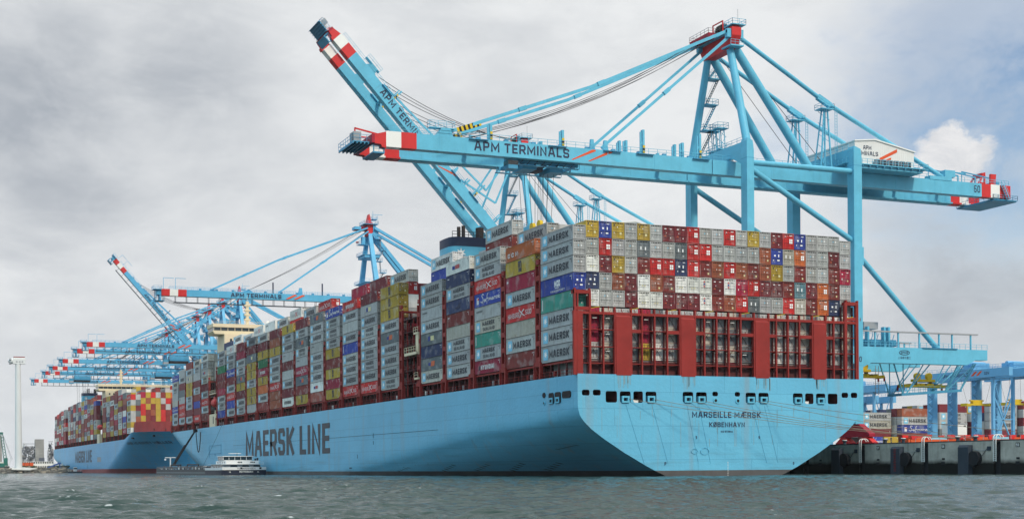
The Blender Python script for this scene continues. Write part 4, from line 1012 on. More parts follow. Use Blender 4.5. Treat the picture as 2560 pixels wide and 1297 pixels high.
# ---------------------------------------------------------------- ship-to-shore cranes
CX, CZ = 65.6, 5.6
CM = {}
def cached(key, name, fn, off, parent, loc=(0, 0, 0), rot=None):
    if key not in CM:
        mb = MB(off=off); fn(mb); CM[key] = mb.mesh(name) if mb.v else None
    if CM[key] is None: return None
    return link(name, CM[key], parent, loc, rot)
OFF = (CX, 0, CZ); HINGE = (60.0, 0, 67.0)
def hazard(mb, p, q, w, h):
    p = Vector(p); q = Vector(q); n = max(2, int((q-p).length/.5))
    for i in range(n): mb.beam(p.lerp(q, i/n), p.lerp(q, (i+1)/n), w, h, YEL if i % 2 == 0 else BLACK)
def platform(mb, x0, x1, y0, y1, z, mt, h=1.1):
    mb.box(x0, x1, y0, y1, z-.18, z, mt); mb.rail([(x0, y0, z), (x1, y0, z), (x1, y1, z), (x0, y1, z), (x0, y0, z)], mt, h, 1.4, .07)
def stairs(mb, p, q, w, mt):
    p = Vector(p); q = Vector(q); n = max(3, int(abs(q.z-p.z)/.55))
    for s_ in (-w/2, w/2): mb.beam(p+Vector((0, s_, 0)), q+Vector((0, s_, 0)), .08, .22, mt); mb.beam(p+Vector((0, s_, 1)), q+Vector((0, s_, 1)), .06, .06, mt)
    for i in range(n): c = p.lerp(q, (i+.5)/n); mb.box(c.x-.18, c.x+.18, c.y-w/2, c.y+w/2, c.z-.03, c.z+.03, mt)
def spreader(mb, x, y, z, L_=12.2, red=True, along='x'):
    def B(a0, a1, b0, b1, z0, z1, mt):
        if along == 'x': mb.box(x+a0, x+a1, y+b0, y+b1, z+z0, z+z1, mt)
        else: mb.box(x+b0, x+b1, y+a0, y+a1, z+z0, z+z1, mt)
    for s_ in (-.9, .9): B(-L_/2, L_/2, s_-.22, s_+.22, 0, .5, YEL)
    for a in (-L_/2, L_/2-.5): B(a, a+.5, -1.2, 1.2, -.1, .6, YEL)
    B(-2.6, 2.6, -.65, .65, .3, .9, YEL); B(-3.2, 3.2, -.5, .5, 1.3, 1.9, YEL)
    for a in (-2.2, 2.2): B(a-.25, a+.25, -.4, .4, .9, 1.3, DARK)
    for a in (-1.7, 1.7):
        if along == 'x': mb.tube((x+a, y-.35, z+2.6), (x+a, y+.35, z+2.6), .85, YEL, 16)
        else: mb.tube((x-.35, y+a, z+2.6), (x+.35, y+a, z+2.6), .85, YEL, 16)
    if red:
        for a in (-L_/2-.2, L_/2-.1):
            for b in (-1.15, .85): B(a, a+.3, b, b+.3, -.8, .3, DRED)
    for a in np.arange(-4.5, 4.6, 1.5): B(a, a+.4, -1.0, 1.0, .5, .8, YEL if int(a*2) % 2 else DARK)

def sts(kind, yc, deg, label, trolley=None, hoist=0, portal_spreader=False, nz=0.):
    t = thing('gantry_crane', (CX, yc, CZ+nz), label, 'crane', 'blue ship-to-shore cranes along the quay')
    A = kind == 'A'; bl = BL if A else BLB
    K = lambda s_: kind+s_
    gy = (5.0,) if A else (0.,)                # girder centre offsets
    ys_ = (-10.9, 10.9)
    fx = 84.5                                   # foot of the rear mast tubes
    for sgn in (-1, 1):
        def leg(mb, x0, x1, z1, sg=sgn):
            y0, y1 = (-12.0, -9.8) if sg < 0 else (9.8, 12.0)
            mb.box(x0, x1, y0, y1, 10.9, z1-4.3, bl)
            mb.prism([(x0, y0, z1-4.3), (x1, y0, z1-4.3), (x1, y0, z1-2.6), (x1-.3, y0, z1-.6), (x0+.2, y0, z1), (x0, y0, z1-.6)], (0, y1-y0, 0), bl)
            mb.box(x0-.02, x1+.02, y0-.02, y1+.02, z1-4.35, z1-4.25, DBL)
            for k in range(3): mb.box(x0-.03, x1+.03, y0-.03, y1+.03, 24+k*14, 24.07+k*14, bl)
        cached(K('wleg%d' % sgn), 'leg', lambda mb: leg(mb, 64.7, 66.5, 72.6), OFF, t)
        cached(K('lleg%d' % sgn), 'leg', lambda mb: (leg(mb, 93.0, 95.2, 73.0), mb.box(95.2, 95.6, (-12 if sgn < 0 else 9.8), (-9.8 if sgn < 0 else 12), 46.5, 50.5, bl)), OFF, t)
        def bogie(mb, x, sg=sgn):
            yy = sg*10.9
            mb.prism([(x-.8, yy-1.6, 10.9), (x-.8, yy+1.6, 10.9), (x-.8, yy+5.2, 8.6), (x-.8, yy+5.2, 8.0), (x-.8, yy-5.2, 8.0), (x-.8, yy-5.2, 8.6)], (1.6, 0, 0), DRED)
            for dy in (-3.6, 3.6):
                mb.prism([(x-.7, yy+dy-.7, 8.0), (x-.7, yy+dy+.7, 8.0), (x-.7, yy+dy+2.7, 6.6), (x-.7, yy+dy-2.7, 6.6)], (1.4, 0, 0), RED)
                for d2 in (-1.9, -.65, .65, 1.9): mb.tube((x-.45, yy+dy+d2, 6.15), (x+.45, yy+dy+d2, 6.15), .48, RED, 12)
                mb.box(x-.5, x+.5, yy+dy-2.9, yy+dy+2.9, 6.2, 6.75, DRED)
        cached(K('wb%d' % sgn), 'bogie', lambda mb: bogie(mb, 65.6), OFF, t)
        cached(K('lb%d' % sgn), 'bogie', lambda mb: bogie(mb, 94.1), OFF, t)
        y0, y1 = (-12.0, -9.8) if sgn < 0 else (9.8, 12.0)
        def portal(mb):
            mb.box(66.5, 93.0, y0+.1, y1-.1, 24.4, 28.2, bl)
            mb.prism([(95.2, y0+.1, 23.6), (97.5, y0+.1, 24.7), (125, y0+.1, 24.7), (127.5, y0+.1, 25.9), (131, y0+.1, 25.9), (131, y0+.1, 28.3), (97.5, y0+.1, 28.3), (95.2, y0+.1, 28.3)], (0, y1-y0-.2, 0), bl)
            mb.rail([(95.3, y0+.15, 28.3), (131, y0+.15, 28.3)], bl, 1.2, 1.6, .07)
            for x in (99, 105.5, 111.5, 117.2, 121.0, 126.5): mb.box(x, x+.3, y0+.6, y0+.9, 28.3, 31.7, bl)
            mb.box(95.2, 128.6, y0+.4, y0+1.0, 31.7, 32.0, GREY)
        if A: cached(K('po%d' % sgn), 'portal_beam', portal, OFF, t)
        def brace(mb):
            yy = sgn*10.9
            mb.tube((66.3, yy, 66.2), (93.3, yy, 52.0), .62 if A else .5, bl, 14)
            mb.tube((66.3, yy, 67.5), (93.0, yy, 67.5), .62 if A else .5, bl, 14)
            if A: mb.tube((95.4, yy, 48.4), (117.2, yy, 28.3), .62, bl, 14); mb.box(112, 122, yy-1.3, yy+1.3, 28.28, 28.45, DBL)
        cached(K('br%d' % sgn), 'diagonal_brace', brace, OFF, t)
        def mastleg(mb):
            ym = 4.2 if A else 2.6
            if A:
                mb.tube((65.6, sgn*10.7, 72.2), (65.9, sgn*ym, 94.5), .88, bl, 18, .82)
                mb.tube((66.8, sgn*ym, 95.0), (86.3, sgn*5.3, 68.6), .95, bl, 18)
            else:
                mb.beam((65.6, sgn*10.5, 70.0), (65.6, sgn*ym*.6, 93.5), 1.7, 1.9, bl, (1, 0, 0), 1.3, 1.5)
                mb.beam((66.6, sgn*ym*.6, 94.0), (88.5, sgn*2.6, 68.8), 1.25, 1.35, bl)
        cached(K('ml%d' % sgn), 'mast_leg', mastleg, OFF, t)
        def backstay(mb):
            if A:
                mb.tube((67.0, sgn*5.6, 96.6), (90.5, sgn*5.2, 84.3), .48, bl, 12); mb.tube((90.0, sgn*5.2, 84.55), (125, sgn*5, 69.4), .5, bl, 12)
                mb.beam((88.6, sgn*5.2, 85.3), (92, sgn*5.2, 83.6), .9, 1.2, bl)
                mb.box(120, 126.5, sgn*5-.9, sgn*5+.9, 68.7, 69.6, bl); mb.box(124.5, 127.5, sgn*5-.9, sgn*5+.9, 69.6, 71.2, bl)
            else: mb.beam((67.2, sgn*2.8, 95.8), (121, sgn*2.2, 69.5), .95, 1.0, bl)
        cached(K('bs%d' % sgn), 'backstay', backstay, OFF, t)
        if A:
            def tower(mb):
                yy = sgn*5.2
                platform(mb, 88.8, 92.2, yy-1.3, yy+1.3, 82.6, bl)
                for a, b in ((-.9, -.9), (.9, -.9), (.9, .9), (-.9, .9)): mb.beam((90.5+a*.5, yy+b*.5, 82.4), (90.0+a*1.6, yy+b*1.3, 69), .28, .28, bl)
                for k in range(5):
                    z = 70+k*2.5; mb.beam((89.4, yy-.9, z), (91.2, yy+.9, z+2.2), .1, .1, bl); mb.beam((91.2, yy-.9, z), (89.4, yy+.9, z+2.2), .1, .1, bl)
                for dx in (0, .6): mb.beam((92.6+dx, yy-1, 69.5), (92.6+dx, yy-1, 83), .08, .08, bl)
                for k in range(20): mb.box(92.6, 93.2, yy-1.05, yy-.95, 70+k*.65, 70.06+k*.65, bl)
            cached(K('tw%d' % sgn), 'stay_tower', tower, OFF, t)
    # cross beams, sill beams
    zt = 72.3 if A else 71.6
    cached(K('cross'), 'cross_beam', lambda mb: (mb.prism([(65.0, -9.8, zt-.2), (65.0, 9.8, zt-.2), (65.0, 9.8, 69.0), (65.0, 6.6, 69.0), (65.0, 5.2, 69.4), (65.0, -5.2, 69.4), (65.0, -6.6, 68.9), (65.0, -9.8, 67.2)], (1.3, 0, 0), bl), mb.rail([(65.1, -9.8, zt-.2), (65.1, 9.8, zt-.2)], bl, 1.1, 1.8, .07)), OFF, t)
    cached(K('cross2'), 'cross_beam', lambda mb: (mb.box(93.2, 95.0, -9.8, 9.8, 69.4, 72.7, bl), mb.rail([(93.3, -9.8, 72.7), (93.3, 9.8, 72.7)], bl, 1.1, 1.8, .07)), OFF, t)
    cached(K('sill'), 'sill_beam', lambda mb: mb.box(65.0, 66.2, -9.8, 9.8, 11, 13.5, bl), OFF, t)
    cached(K('sill2'), 'sill_beam', lambda mb: mb.box(93.4, 94.8, -9.8, 9.8, 11, 13.5, bl), OFF, t)
    # fixed girders
    zt, zb = (68.75, 65.6) if A else (68.75, 66.3)
    def section(mb, x0, x1, yy, mt, ox=0, oz=0):
        if A:
            s_ = 1 if yy < 0 else -1
            mb.prism([(x0-ox, yy-.8, zb-oz), (x0-ox, yy+.8, zb-oz), (x0-ox, yy+.8, zt-oz), (x0-ox, yy-.8, zt-oz)], (x1-x0, 0, 0), mt)
            mb.prism([(x0-ox, yy+s_*.8, zb+.1-oz), (x0-ox, yy+s_*1.5, zb+.1-oz), (x0-ox, yy+s_*1.5, zb+.45-oz), (x0-ox, yy+s_*.8, zb+.45-oz)], (x1-x0, 0, 0), mt)
        else: mb.prism([(x0-ox, yy-1.25, zb-oz), (x0-ox, yy+1.25, zb-oz), (x0-ox, yy+1.5, zt-oz), (x0-ox, yy-1.5, zt-oz)], (x1-x0, 0, 0), mt)
    xe = 144.5 if A else 112
    def girder(mb):
        for g_ in ((-5, 5) if A else (0,)):
            section(mb, 60.2, 135.6 if A else xe, g_, bl)
            if A: section(mb, 135.6, 138.4, g_, RED); section(mb, 138.4, 141.2, g_, WHT); section(mb, 141.2, xe, g_, RED)
        for g_ in ((-5, 5) if A else (0,)):
            w_ = .83 if A else 1.4
            for x in np.arange(64, xe-3, 11.5): mb.box(x, x+.35, g_-w_, g_+w_, zb-.03, zt-.25, bl)
        if A:
            for x in np.arange(66, 144, 13): 
                mb.box(x, x+.8, -4.2, 4.2, 68.0, 68.74, bl)
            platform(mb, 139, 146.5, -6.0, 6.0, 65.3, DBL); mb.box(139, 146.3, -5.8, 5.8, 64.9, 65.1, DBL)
            for x in (124.5, 129.6, 134.8, 140):
                mb.beam((x, -4.6, 68.7), (x, -4.6, 70.4), .2, .2, bl); mb.beam((x, -4.6, 70.4), (x, 5.2, 74.2), .25, .3, bl); mb.beam((x, 5.2, 74.2), (x, 5.2, 68.7), .15, .15, bl)
            mb.beam((124.5, 4.4, 73.6), (140.5, 4.4, 73.6), .22, .3, bl)
            mb.prism([(138.9, -5.2, 68.8), (140.4, -5.2, 68.8), (140.7, -5.2, 71.4), (139.0, -5.2, 71.4)], (0, .5, 0), RED)
            for yy in (2.0, 5.0):
                mb.beam((141.0, yy, 68.8), (143.9, yy, 73.4), .4, .4, RED); mb.beam((144.1, yy, 68.8), (144.1, yy, 73.6), .35, .35, RED); mb.beam((142.2, yy, 71), (144.1, yy, 71), .3, .3, RED)
            mb.box(143.3, 144.3, 2.0, 5.0, 72.6, 73.5, RED); mb.box(141.4, 142.8, -4, -1, 68.8, 70.0, DBL); stairs(mb, (143.2, -6.4, 65.4), (141.4, -6.4, 68.8), .8, bl)
        else:
            mb.box(60, xe, -.9, -.75, 63.9, 64.1, DARK); mb.box(60, xe, .75, .9, 63.9, 64.1, DARK)
            for x in np.arange(62, xe, 6): mb.box(x, x+.15, -.9, -.75, 64.1, 66.4, DARK)
    o = cached(K('gd'), 'main_girder', girder, OFF, t)
    def grail(mb):
        for yy in (((-5.75, 5.75) if A else (-1.45, 1.45))):
            mb.rail([(60.5, yy, zt), (xe-.5, yy, zt)], bl, 1.15, 2.2, .07)
    cached(K('gr'), 'handrail', grail, OFF, o)
    if A:
        def num(mb): letter(mb, '60', (133.2, -5.8, 66.5), (1, 0, 0), (0, 0, 1), 1.7, NAVY, width=1.9, t=.16, lift=.03)
        cached(K('num'), 'number', num, OFF, o)
        cached(K('num2'), 'number', lambda mb: letter(mb, '60', (93.3, -12.0, 24.8), (1, 0, 0), (0, 0, 1), 1.2, NAVY, width=1.5, t=.16, lift=.03), OFF, t)
    # boom, hinged
    hx, hy, hz = HINGE; ang = R(deg)
    x0 = -18.3 if A else -16.3
    def boom(mb):
        for g_ in ((-5, 5) if A else (0,)):
            if A:
                mb.prism([(x0-hx, g_-.8, 66.1-hz), (x0-hx, g_-.8, 67.9-hz), (-15.9-hx, g_-.8, 68.55-hz), (-15.9-hx, g_-.8, 65.3-hz), (-16.8-hx, g_-.8, 65.5-hz), (-17-hx, g_-.8, 66.0-hz)], (0, 1.6, 0), RED)
                section(mb, -15.9, -12.7, g_, WHT, hx, hz); section(mb, -12.7, -9.4, g_, RED, hx, hz); section(mb, -9.4, 60, g_, bl, hx, hz)
            else:
                section(mb, x0, -13.2, g_, RED, hx, hz); section(mb, -13.2, -10.1, g_, WHT, hx, hz); section(mb, -10.1, -6.9, g_, RED, hx, hz); section(mb, -6.9, 60, g_, bl, hx, hz)
        if A:
            mb.box(x0-hx-.6, x0-hx, -5.8, 5.8, 66.2-hz, 67.9-hz, DRED)
            for x in (5, 20, 36, 52): mb.box(x-hx, x+.9-hx, -4.2, 4.2, 68.0-hz, 68.7-hz, bl)
            for g_ in (-5, 5):
                for x in (-4.5, 1.4, 34.0, 45.5, 57.5): mb.box(x-hx, x+.3-hx, g_-.83, g_+.83, zb-.03-hz, zt-.25-hz, bl)
        else:
            for yy in (-.9, .75): mb.box(-11.5-hx, 60-hx, yy, yy+.15, 63.9-hz, 64.15-hz, DARK)
            for x in np.arange(-11, 60, 4.2):
                for yy in (-.9, .75): mb.box(x-hx, x+.15-hx, yy, yy+.15, 64.1-hz, 66.4-hz, DARK)
    zl = Vector((hx-CX, 0, hz-CZ))
    b = cached(K('boom'), 'boom', boom, (0, 0, 0), t, zl, (0, ang, 0))
    HO = (hx, 0, hz)
    yf = -5.8 if A else -1.42
    def btext(mb):
        if A:
            letter(mb, 'APM TERMINALS', (3.2, yf, 66.35), (1, 0, 0), (0, 0, 1), 1.95, NAVY, width=21.7, t=.19, ws=1.15, lift=.03)
        else: letter(mb, 'APM TERMINALS', (9.9, yf, 66.8), (1, 0, 0), (0, 0, 1), 1.5, NAVY, width=19.7, t=.19, ws=1.15, lift=.12)
    cached(K('btx'), 'lettering', btext, HO, b)
    def slash(mb):
        xs0 = ((25.3, 66.1), (29.3, 66.1)) if A else ((31.2, 66.75), (34.4, 66.75))
        for x, z in xs0:
            if A: shape(mb, [(0, 0), (.55, 0), (5.9, 2.2), (5.9, 2.5), (5.1, 2.5)], (x, yf, z), (1, 0, 0), (0, 0, 1), ORG, .03)
            else: shape(mb, [(0, 0), (1.3, 0), (4.6, 1.55), (4.4, 1.75), (3.4, 1.75)], (x, yf, z), (1, 0, 0), (0, 0, 1), ORG, .12)
    cached(K('bsl'), 'orange_slash', slash, HO, b)
    def brail(mb):
        for yy in (((-5.75, 5.75) if A else (-1.45, 1.45))): mb.rail([(x0+3, yy, zt), (59.5, yy, zt)], bl, 1.15, 2.2, .07)
        for k in range(10):
            x = -2+k*6.3; mb.box(x, x+.9, (-4.6 if A else -.5), (-4.0 if A else .3), zt, zt+.7, DBL)
    cached(K('brl'), 'handrail', brail, HO, b)
    fts = []
    if A:
        for g_ in (-5, 5):
            fts.append(('stay_bracket', lambda mb, g_=g_: (mb.prism([(-5.2, g_-.7, zt), (-1.4, g_-.7, zt), (-1.9, g_-.7, zt+1.5), (-3.9, g_-.7, zt+1.6)], (0, 1.4, 0), bl), platform(mb, -6.5, -1, g_-.7, g_+.7, zt+1.7, bl, 1.3))))
            for x in (30.2, 33.4): fts.append(('stay_bracket', lambda mb, g_=g_, x=x: mb.prism([(x, g_-.3, zt), (x+1.2, g_-.3, zt), (x+.8, g_-.3, zt+2.2), (x+.2, g_-.3, zt+2.2)], (0, .6, 0), bl)))
            for x, h in ((6.3, 3.4), (22.8, 3.5), (38, 2.6), (42.2, 5.2), (52, 3.2), (56.4, 5.5)):
                def post(mb, g_=g_, x=x, h=h):
                    mb.box(x, x+.3, g_-.5, g_-.2, zt, zt+h*.9, bl); mb.box(x+.6, x+1.1, g_-.5, g_+.3, zt, zt+h, bl); mb.box(x+.2, x+.7, g_-.4, g_-.3, zt+h*.4, zt+h*.5, bl)
                    if h > 3.3: hazard(mb, (x+.85, g_-.6, zt+.2), (x+.85, g_-.6, zt+1.8), .5, .12)
                fts.append(('stay_rest', post))
            for x in (3, 21, 34, 42, 56): fts.append(('walkway_bracket', lambda mb, g_=g_, x=x: mb.box(x-1, x+3.2, g_-1.35, g_-.8, zt-.25, zt-.1, DBL)))
    else:
        for x, h in ((26.3, 4.2), (46, 4.6)): fts.append(('stay_rest', lambda mb, x=x, h=h: mb.box(x, x+.45, -.9, -.5, zt, zt+h, NAVY)))
        fts.append(('stay_bracket', lambda mb: mb.prism([(36.5, -.7, zt), (38.3, -.7, zt), (38.1, -.7, zt+2.6), (37.1, -.7, zt+2.6)], (0, .8, 0), bl)))
        fts.append(('stay_bracket', lambda mb: mb.prism([(1.5, -.6, zt), (4.5, -.6, zt), (3, -.6, zt+.9)], (0, 1.2, 0), bl)))
        fts.append(('stay_bracket', lambda mb: mb.prism([(14, -.6, zt), (19, -.6, zt), (17, -.6, zt+1.3)], (0, 1.2, 0), bl)))
        for x in (-15.5, -11): fts.append(('light_arm', lambda mb, x=x: (mb.beam((x, -.9, zt), (x, -.9, zt+4.2), .16, .16, bl), mb.beam((x, -.9, zt+4.2), (x+3.9, -.9, zt+4.2), .16, .16, bl))))
    for k, (nm, fn) in enumerate(fts): cached(K('fit%d' % k), nm, fn, HO, b)
    def tip(mb):
        if A:
            platform(mb, x0-4.2, x0+.2, -4.6, 4.6, 66.6, DBL, 1.3)
            for k in range(6): mb.box(x0-4.2+k*.8, x0-4.0+k*.8, -4.6, 4.6, 66.1, 66.42, DBL)
            mb.box(x0-.2, x0+2.2, -5.4, 1.2, 64.3, 64.6, DBL); mb.rail([(x0-.2, -5.4, 64.6), (x0+2.2, -5.4, 64.6)], DBL, 1.1, .8, .07)
            for x in (x0-.1, x0+2): mb.box(x, x+.15, -5.3, -5.1, 64.6, 66.1, DBL)
            mb.beam((x0-1.2, 3, 68), (x0-1.2, 3, 71.2), .25, .25, RED); mb.beam((x0-1.2, 3, 71.1), (x0+7.5, 3, 69.6), .25, .3, RED); mb.beam((x0-1.2, 3, 69.4), (x0+7.5, 3, 69.2), .3, .3, RED); mb.box(x0-2.6, x0-1.6, 1, 2.2, 67.9, 69.6, GREY)
            mb.box(x0-3.8, x0-2.2, -4, -2.4, 66.6, 68.6, GREY)
        else:
            platform(mb, x0-3.0, x0, -2.6, 2.6, 68.6, bl, 1.2); platform(mb, x0-2.3, x0+1.0, -2.3, 2.3, 64.4, DBL, 1.2)
            for a in (-1.6, 1.4):
                mb.box(x0-2.2, x0-2.0, a, a+.2, 64.4, 68.6, bl); mb.box(x0-.7, x0-.2, a, a+.2, 64.4, 68.6, bl)
            mb.beam((x0-2.2, 0, 68.5), (x0-.4, 0, 64.8), .2, .2, bl); mb.box(x0-1.8, x0-.2, -1.8, 1.8, 66.5, 68.2, DBL)
    cached(K('tip'), 'boom_tip_platform', tip, HO, b)
    # stays between mast and boom
    def stay(mb, sgn):
        yy = sgn*5.0 if A else sgn*1.0; ya = sgn*5.4 if A else sgn*2.2
        zc = 97.6 if A else 95.8; w, h = (.3, .66) if A else (.3, .6)
        fo, fi = (-1.6, 33.0) if A else (2.5, 29.0)
        if deg < 5:
            xm, zm = (30.5, 83.1) if A else (29, 82.9)
            p0, p1, p2 = (64.6, ya, zc), (xm, (ya+yy)/2, zm-1.1), (fo, yy, 70.0 if A else 69.2)
            mb.beam(p0, p1, w, h, bl); mb.beam(p1, p2, w, h, bl)
            q0, q1 = (64.9, ya, zc-1.3), (fi, yy, 69.3)
            mb.beam(q0, q1, w, h*.9, bl)
            for p, q in (((p0), (p1)), (p1, p2), (q0, q1)):
                c = Vector(p).lerp(Vector(q), .93 if p is p0 else .5); d = (Vector(q)-Vector(p)).normalized(); mb.beam(c-d*.9, c+d*.9, w*2.2, h*1.3, bl)
            if A and sgn: hazard(mb, (p2[0]+1.3, yy, 70.3), (p2[0]+6.6, yy, 72.2), .36, 1.02)
            for dz_, ku in ((1.0, .75), (.4, .5), (-.4, .3)):
                e = Vector((fo+(1 if A else 14), yy*ku, 69.5)); tp = Vector((63.8, ya*ku, zc+dz_)); pe = None
                for i in range(15):
                    u = i/14; c = e.lerp(tp, u)-Vector((0, 0, (3.4 if A else 1.2)*4*u*(1-u)))
                    if pe is not None: mb.beam(pe, c, .1, .1, ROPE)
                    pe = c
        else:
            ca, sa = math.cos(ang), math.sin(ang)
            def bp(x, dz): return (hx+(x-hx)*ca+dz*sa, yy, hz-(x-hx)*sa+dz*ca)
            for f, dz, top, k in ((fo+34, 3.4, zc, 0), (fi+4, 3.2, zc-1.2, 1)):
                a = bp(f-(30 if k == 0 else 0), 2.2); c = bp(f+12, dz+3.0)
                mb.beam(a, c, w, h*.8, bl); mb.beam(c, (64.6, ya, top), w, h*.8, bl)
            for k in range(3):
                e = bp(fo+1.5+k*3, 2.6); pe = None
                for i in range(13):
                    u = i/12; c = Vector(e).lerp(Vector((63.8, ya*(.5+.2*k), zc+1)), u)-Vector((0, 0, 2.2*4*u*(1-u)))
                    if pe is not None: mb.beam(pe, c, .13, .13, ROPE)
                    pe = c
    for sgn in (-1, 1): cached(K('st%d%d' % (sgn, deg)), 'boom_stay', lambda mb: stay(mb, sgn), OFF, t)
    # mast head
    def head(mb):
        if A:
            mb.prism([(65.0, -4.9, 93.8), (65.0, 4.9, 93.8), (65.0, 6.9, 97.4), (65.0, 6.9, 98.3), (65.0, -6.4, 98.3), (65.0, -6.4, 96.5)], (2.4, 0, 0), RED)
            mb.prism([(62.4, -1.2, 97), (62.4, 6.4, 97.4), (62.4, 6.4, 98.3), (62.4, -1.2, 98.3)], (2.6, 0, 0), DRED)
            mb.box(64.4, 67.8, -6.8, -3.2, 94.0, 94.3, bl); mb.rail([(64.4, -6.8, 94.3), (67.8, -6.8, 94.3)], bl, 1.1, 1.1, .07)
            mb.box(64.0, 65.0, -6, 6, 97.0, 97.6, bl)
            for yy in (-5.6, 5.6): mb.box(64.0, 68.2, yy-.5, yy+.5, 96.0, 97.9, bl)
            platform(mb, 65, 68.5, -6.6, -3.4, 99.0, bl); mb.box(66, 67.4, -5.8, -4.4, 98.3, 98.8, RED)
            mb.rail([(62.5, 6.6, 98.3), (62.5, -1, 98.3), (67, -1, 98.3)], GREY, 1.1, 1.3, .07); mb.rail([(62.5, 6.6, 98.3), (67.2, 6.6, 98.3)], GREY, 1.1, 1.3, .07)
            for yy in (-2.6, 1.2): mb.beam((65.2, yy, 98.3), (65.2, yy, 100.8), .22, .22, RED)
            mb.beam((65.2, -2.6, 100.7), (65.2, 1.2, 100.7), .22, .22, RED)
            for yy in (-2.2, -1.5, -.8): mb.tube((66, yy, 98.9), (66, yy+.3, 98.9), 1.45, STACK, 16); mb.tube((66, yy+.3, 98.9), (66, yy+.38, 98.9), 1.3, YEL, 16)
            mb.box(66.4, 67.2, 1.5, 2.8, 98.4, 99.8, GREY); mb.box(65.5, 66.5, 3.6, 5.4, 98.3, 99.0, DRED)
            mb.tube((67.5, -5, 99), (67.5, -5, 102.8), .05, GREY, 5)
            for yy in (-2.5, 3.0): mb.beam((67.4, yy, 95.5), (92, yy*1.4, 70.0), .09, .09, ROPE)
        else:
            mb.box(64.6, 66.8, -1.9, 1.9, 92.8, 98.0, RED); mb.prism([(64.7, -1.4, 98), (66.5, -1.4, 98), (65.6, -1.4, 101.5)], (0, 2.8, 0), RED)
            mb.prism([(64.6, -1.9, 95.0), (64.6, -1.9, 96.8), (59.8, -1.2, 95.9), (59.8, -1.2, 95.0)], (0, 3.2, 0), DRED); mb.box(59.4, 62, -1.8, 1.8, 95.1, 96.2, bl)
            mb.prism([(66.8, -2.3, 93.0), (69.0, -2.3, 93.0), (69.0, -2.3, 95.6), (67.3, -2.3, 97.0), (66.8, -2.3, 97.0)], (0, 4.6, 0), bl)
            platform(mb, 62.9, 68.8, -3.2, 3.2, 97.4, bl); platform(mb, 66.8, 69, -1.6, 1.6, 99.6, bl); mb.beam((66.9, 0, 101.6), (71.5, 0, 101.6), .15, .15, bl); mb.beam((67.5, 0, 99), (67.5, 0, 103), .1, .1, bl)
            platform(mb, 62.0, 69.4, -4.5, 4.5, 85.2, bl); mb.box(62.6, 68.8, -4.2, 4.2, 84.0, 85.0, bl); platform(mb, 61.0, 65, -2.6, 1, 89.3, bl); mb.box(62.4, 63.6, -1.8, 0, 89.3, 92.3, bl); mb.box(60.4, 61.4, -.5, .3, 90, 90.5, RED)
            platform(mb, 61.5, 67, -7, 6, 74.2, bl)
    cached(K('hd'), 'mast_head', head, OFF, t)
    # stairways up the far mast leg
    def stair(mb):
        lv = [(73.3, 9.6), (79.0, 8.0), (84.6, 6.8), (90.2, 5.6)]; mt = bl
        for k, (z, yy) in enumerate(lv):
            z1, y1 = (lv[k+1] if k < 3 else (93.6, 5.0))
            platform(mb, 66.4, 69.6, yy-1.1, yy+1.3, z, mt, 1.2)
            stairs(mb, (67.0, yy, z), (69.4, y1, z1), .9, mt if k % 2 else GREY)
        for y0 in (4.5, 7.5):
            for dx in (0, 1.4):
                for dy in (0, 1.4): mb.beam((69.5+dx, y0+dy, 69), (68.8+dx, y0+dy, 79), .14, .14, mt)
            for k in range(5):
                mb.beam((69.4, y0, 69+k*2), (70.6, y0, 71+k*2), .09, .09, mt); mb.beam((70.8, y0, 69+k*2), (69.2, y0+1.4, 71+k*2), .09, .09, mt)
            platform(mb, 68.3, 71.2, y0-.4, y0+1.8, 79, mt, 1.2); platform(mb, 68.8, 71.6, y0-.4, y0+1.8, 74.2, mt, 1.2)
        mb.box(68.6, 69.6, 0, 1.4, 68.8, 71.6, GREY)
    def stairB(mb):
        for k in range(5):
            z = 74+k*4.4; xo = 68.2+(k % 2)*1.6; platform(mb, xo-.4, xo+2.0, -3.6, -1.2, z, bl, 1.2)
            if k < 4: stairs(mb, (xo, -2.4, z), (68.2+((k+1) % 2)*1.6+1.2, -2.4, z+4.4), .8, GREY)
    cached(K('sta'), 'stairway', stair if A else stairB, OFF, t)
    if A:
        WHT2 = mat('machinery house cladding', (.66, .65, .62), .5, .04, .3, .05, (.4, .38, .35))
        def house(mb):
            x0, x1, y0, y1 = 96.6, 113.4, -8.0, 10
            mb.prism([(x0, y0, 69.9), (x1, y0, 69.9), (x1, y0, 74.0), (x0+5.6, y0, 75.9), (x0, y0, 75.3)], (0, y1-y0, 0), WHT2)
            for k in range(1, 28):
                x = x0+k*.6; zt_ = 75.3+.6*(k*.6)/5.6 if x < x0+5.6 else 75.9-1.9*(x-x0-5.6)/11.2
                mb.box(x, x+.05, y0-.03, y0, 69.95, zt_-.1, WHT2)
            mb.prism([(x0-.2, y0-.25, 75.25), (x0+5.6, y0-.25, 75.85), (x1+.25, y0-.25, 73.85), (x1+.25, y0-.25, 74.1), (x0+5.6, y0-.25, 76.12), (x0-.2, y0-.25, 75.5)], (0, y1-y0+.5, 0), WHT)
        hs = cached(K('hs'), 'machinery_house', house, OFF, t)
        def htxt(mb):
            letter(mb, 'APM', (98.9, -8.0, 73.55), (1, 0, 0), (0, 0, 1), .95, NAVY, width=2.3, t=.16, ws=1.1, lift=.05)
            letter(mb, 'TERMINALS', (95.9, -8.0, 72.25), (1, 0, 0), (0, 0, 1), .95, NAVY, width=7.2, t=.16, ws=1.1, lift=.05)
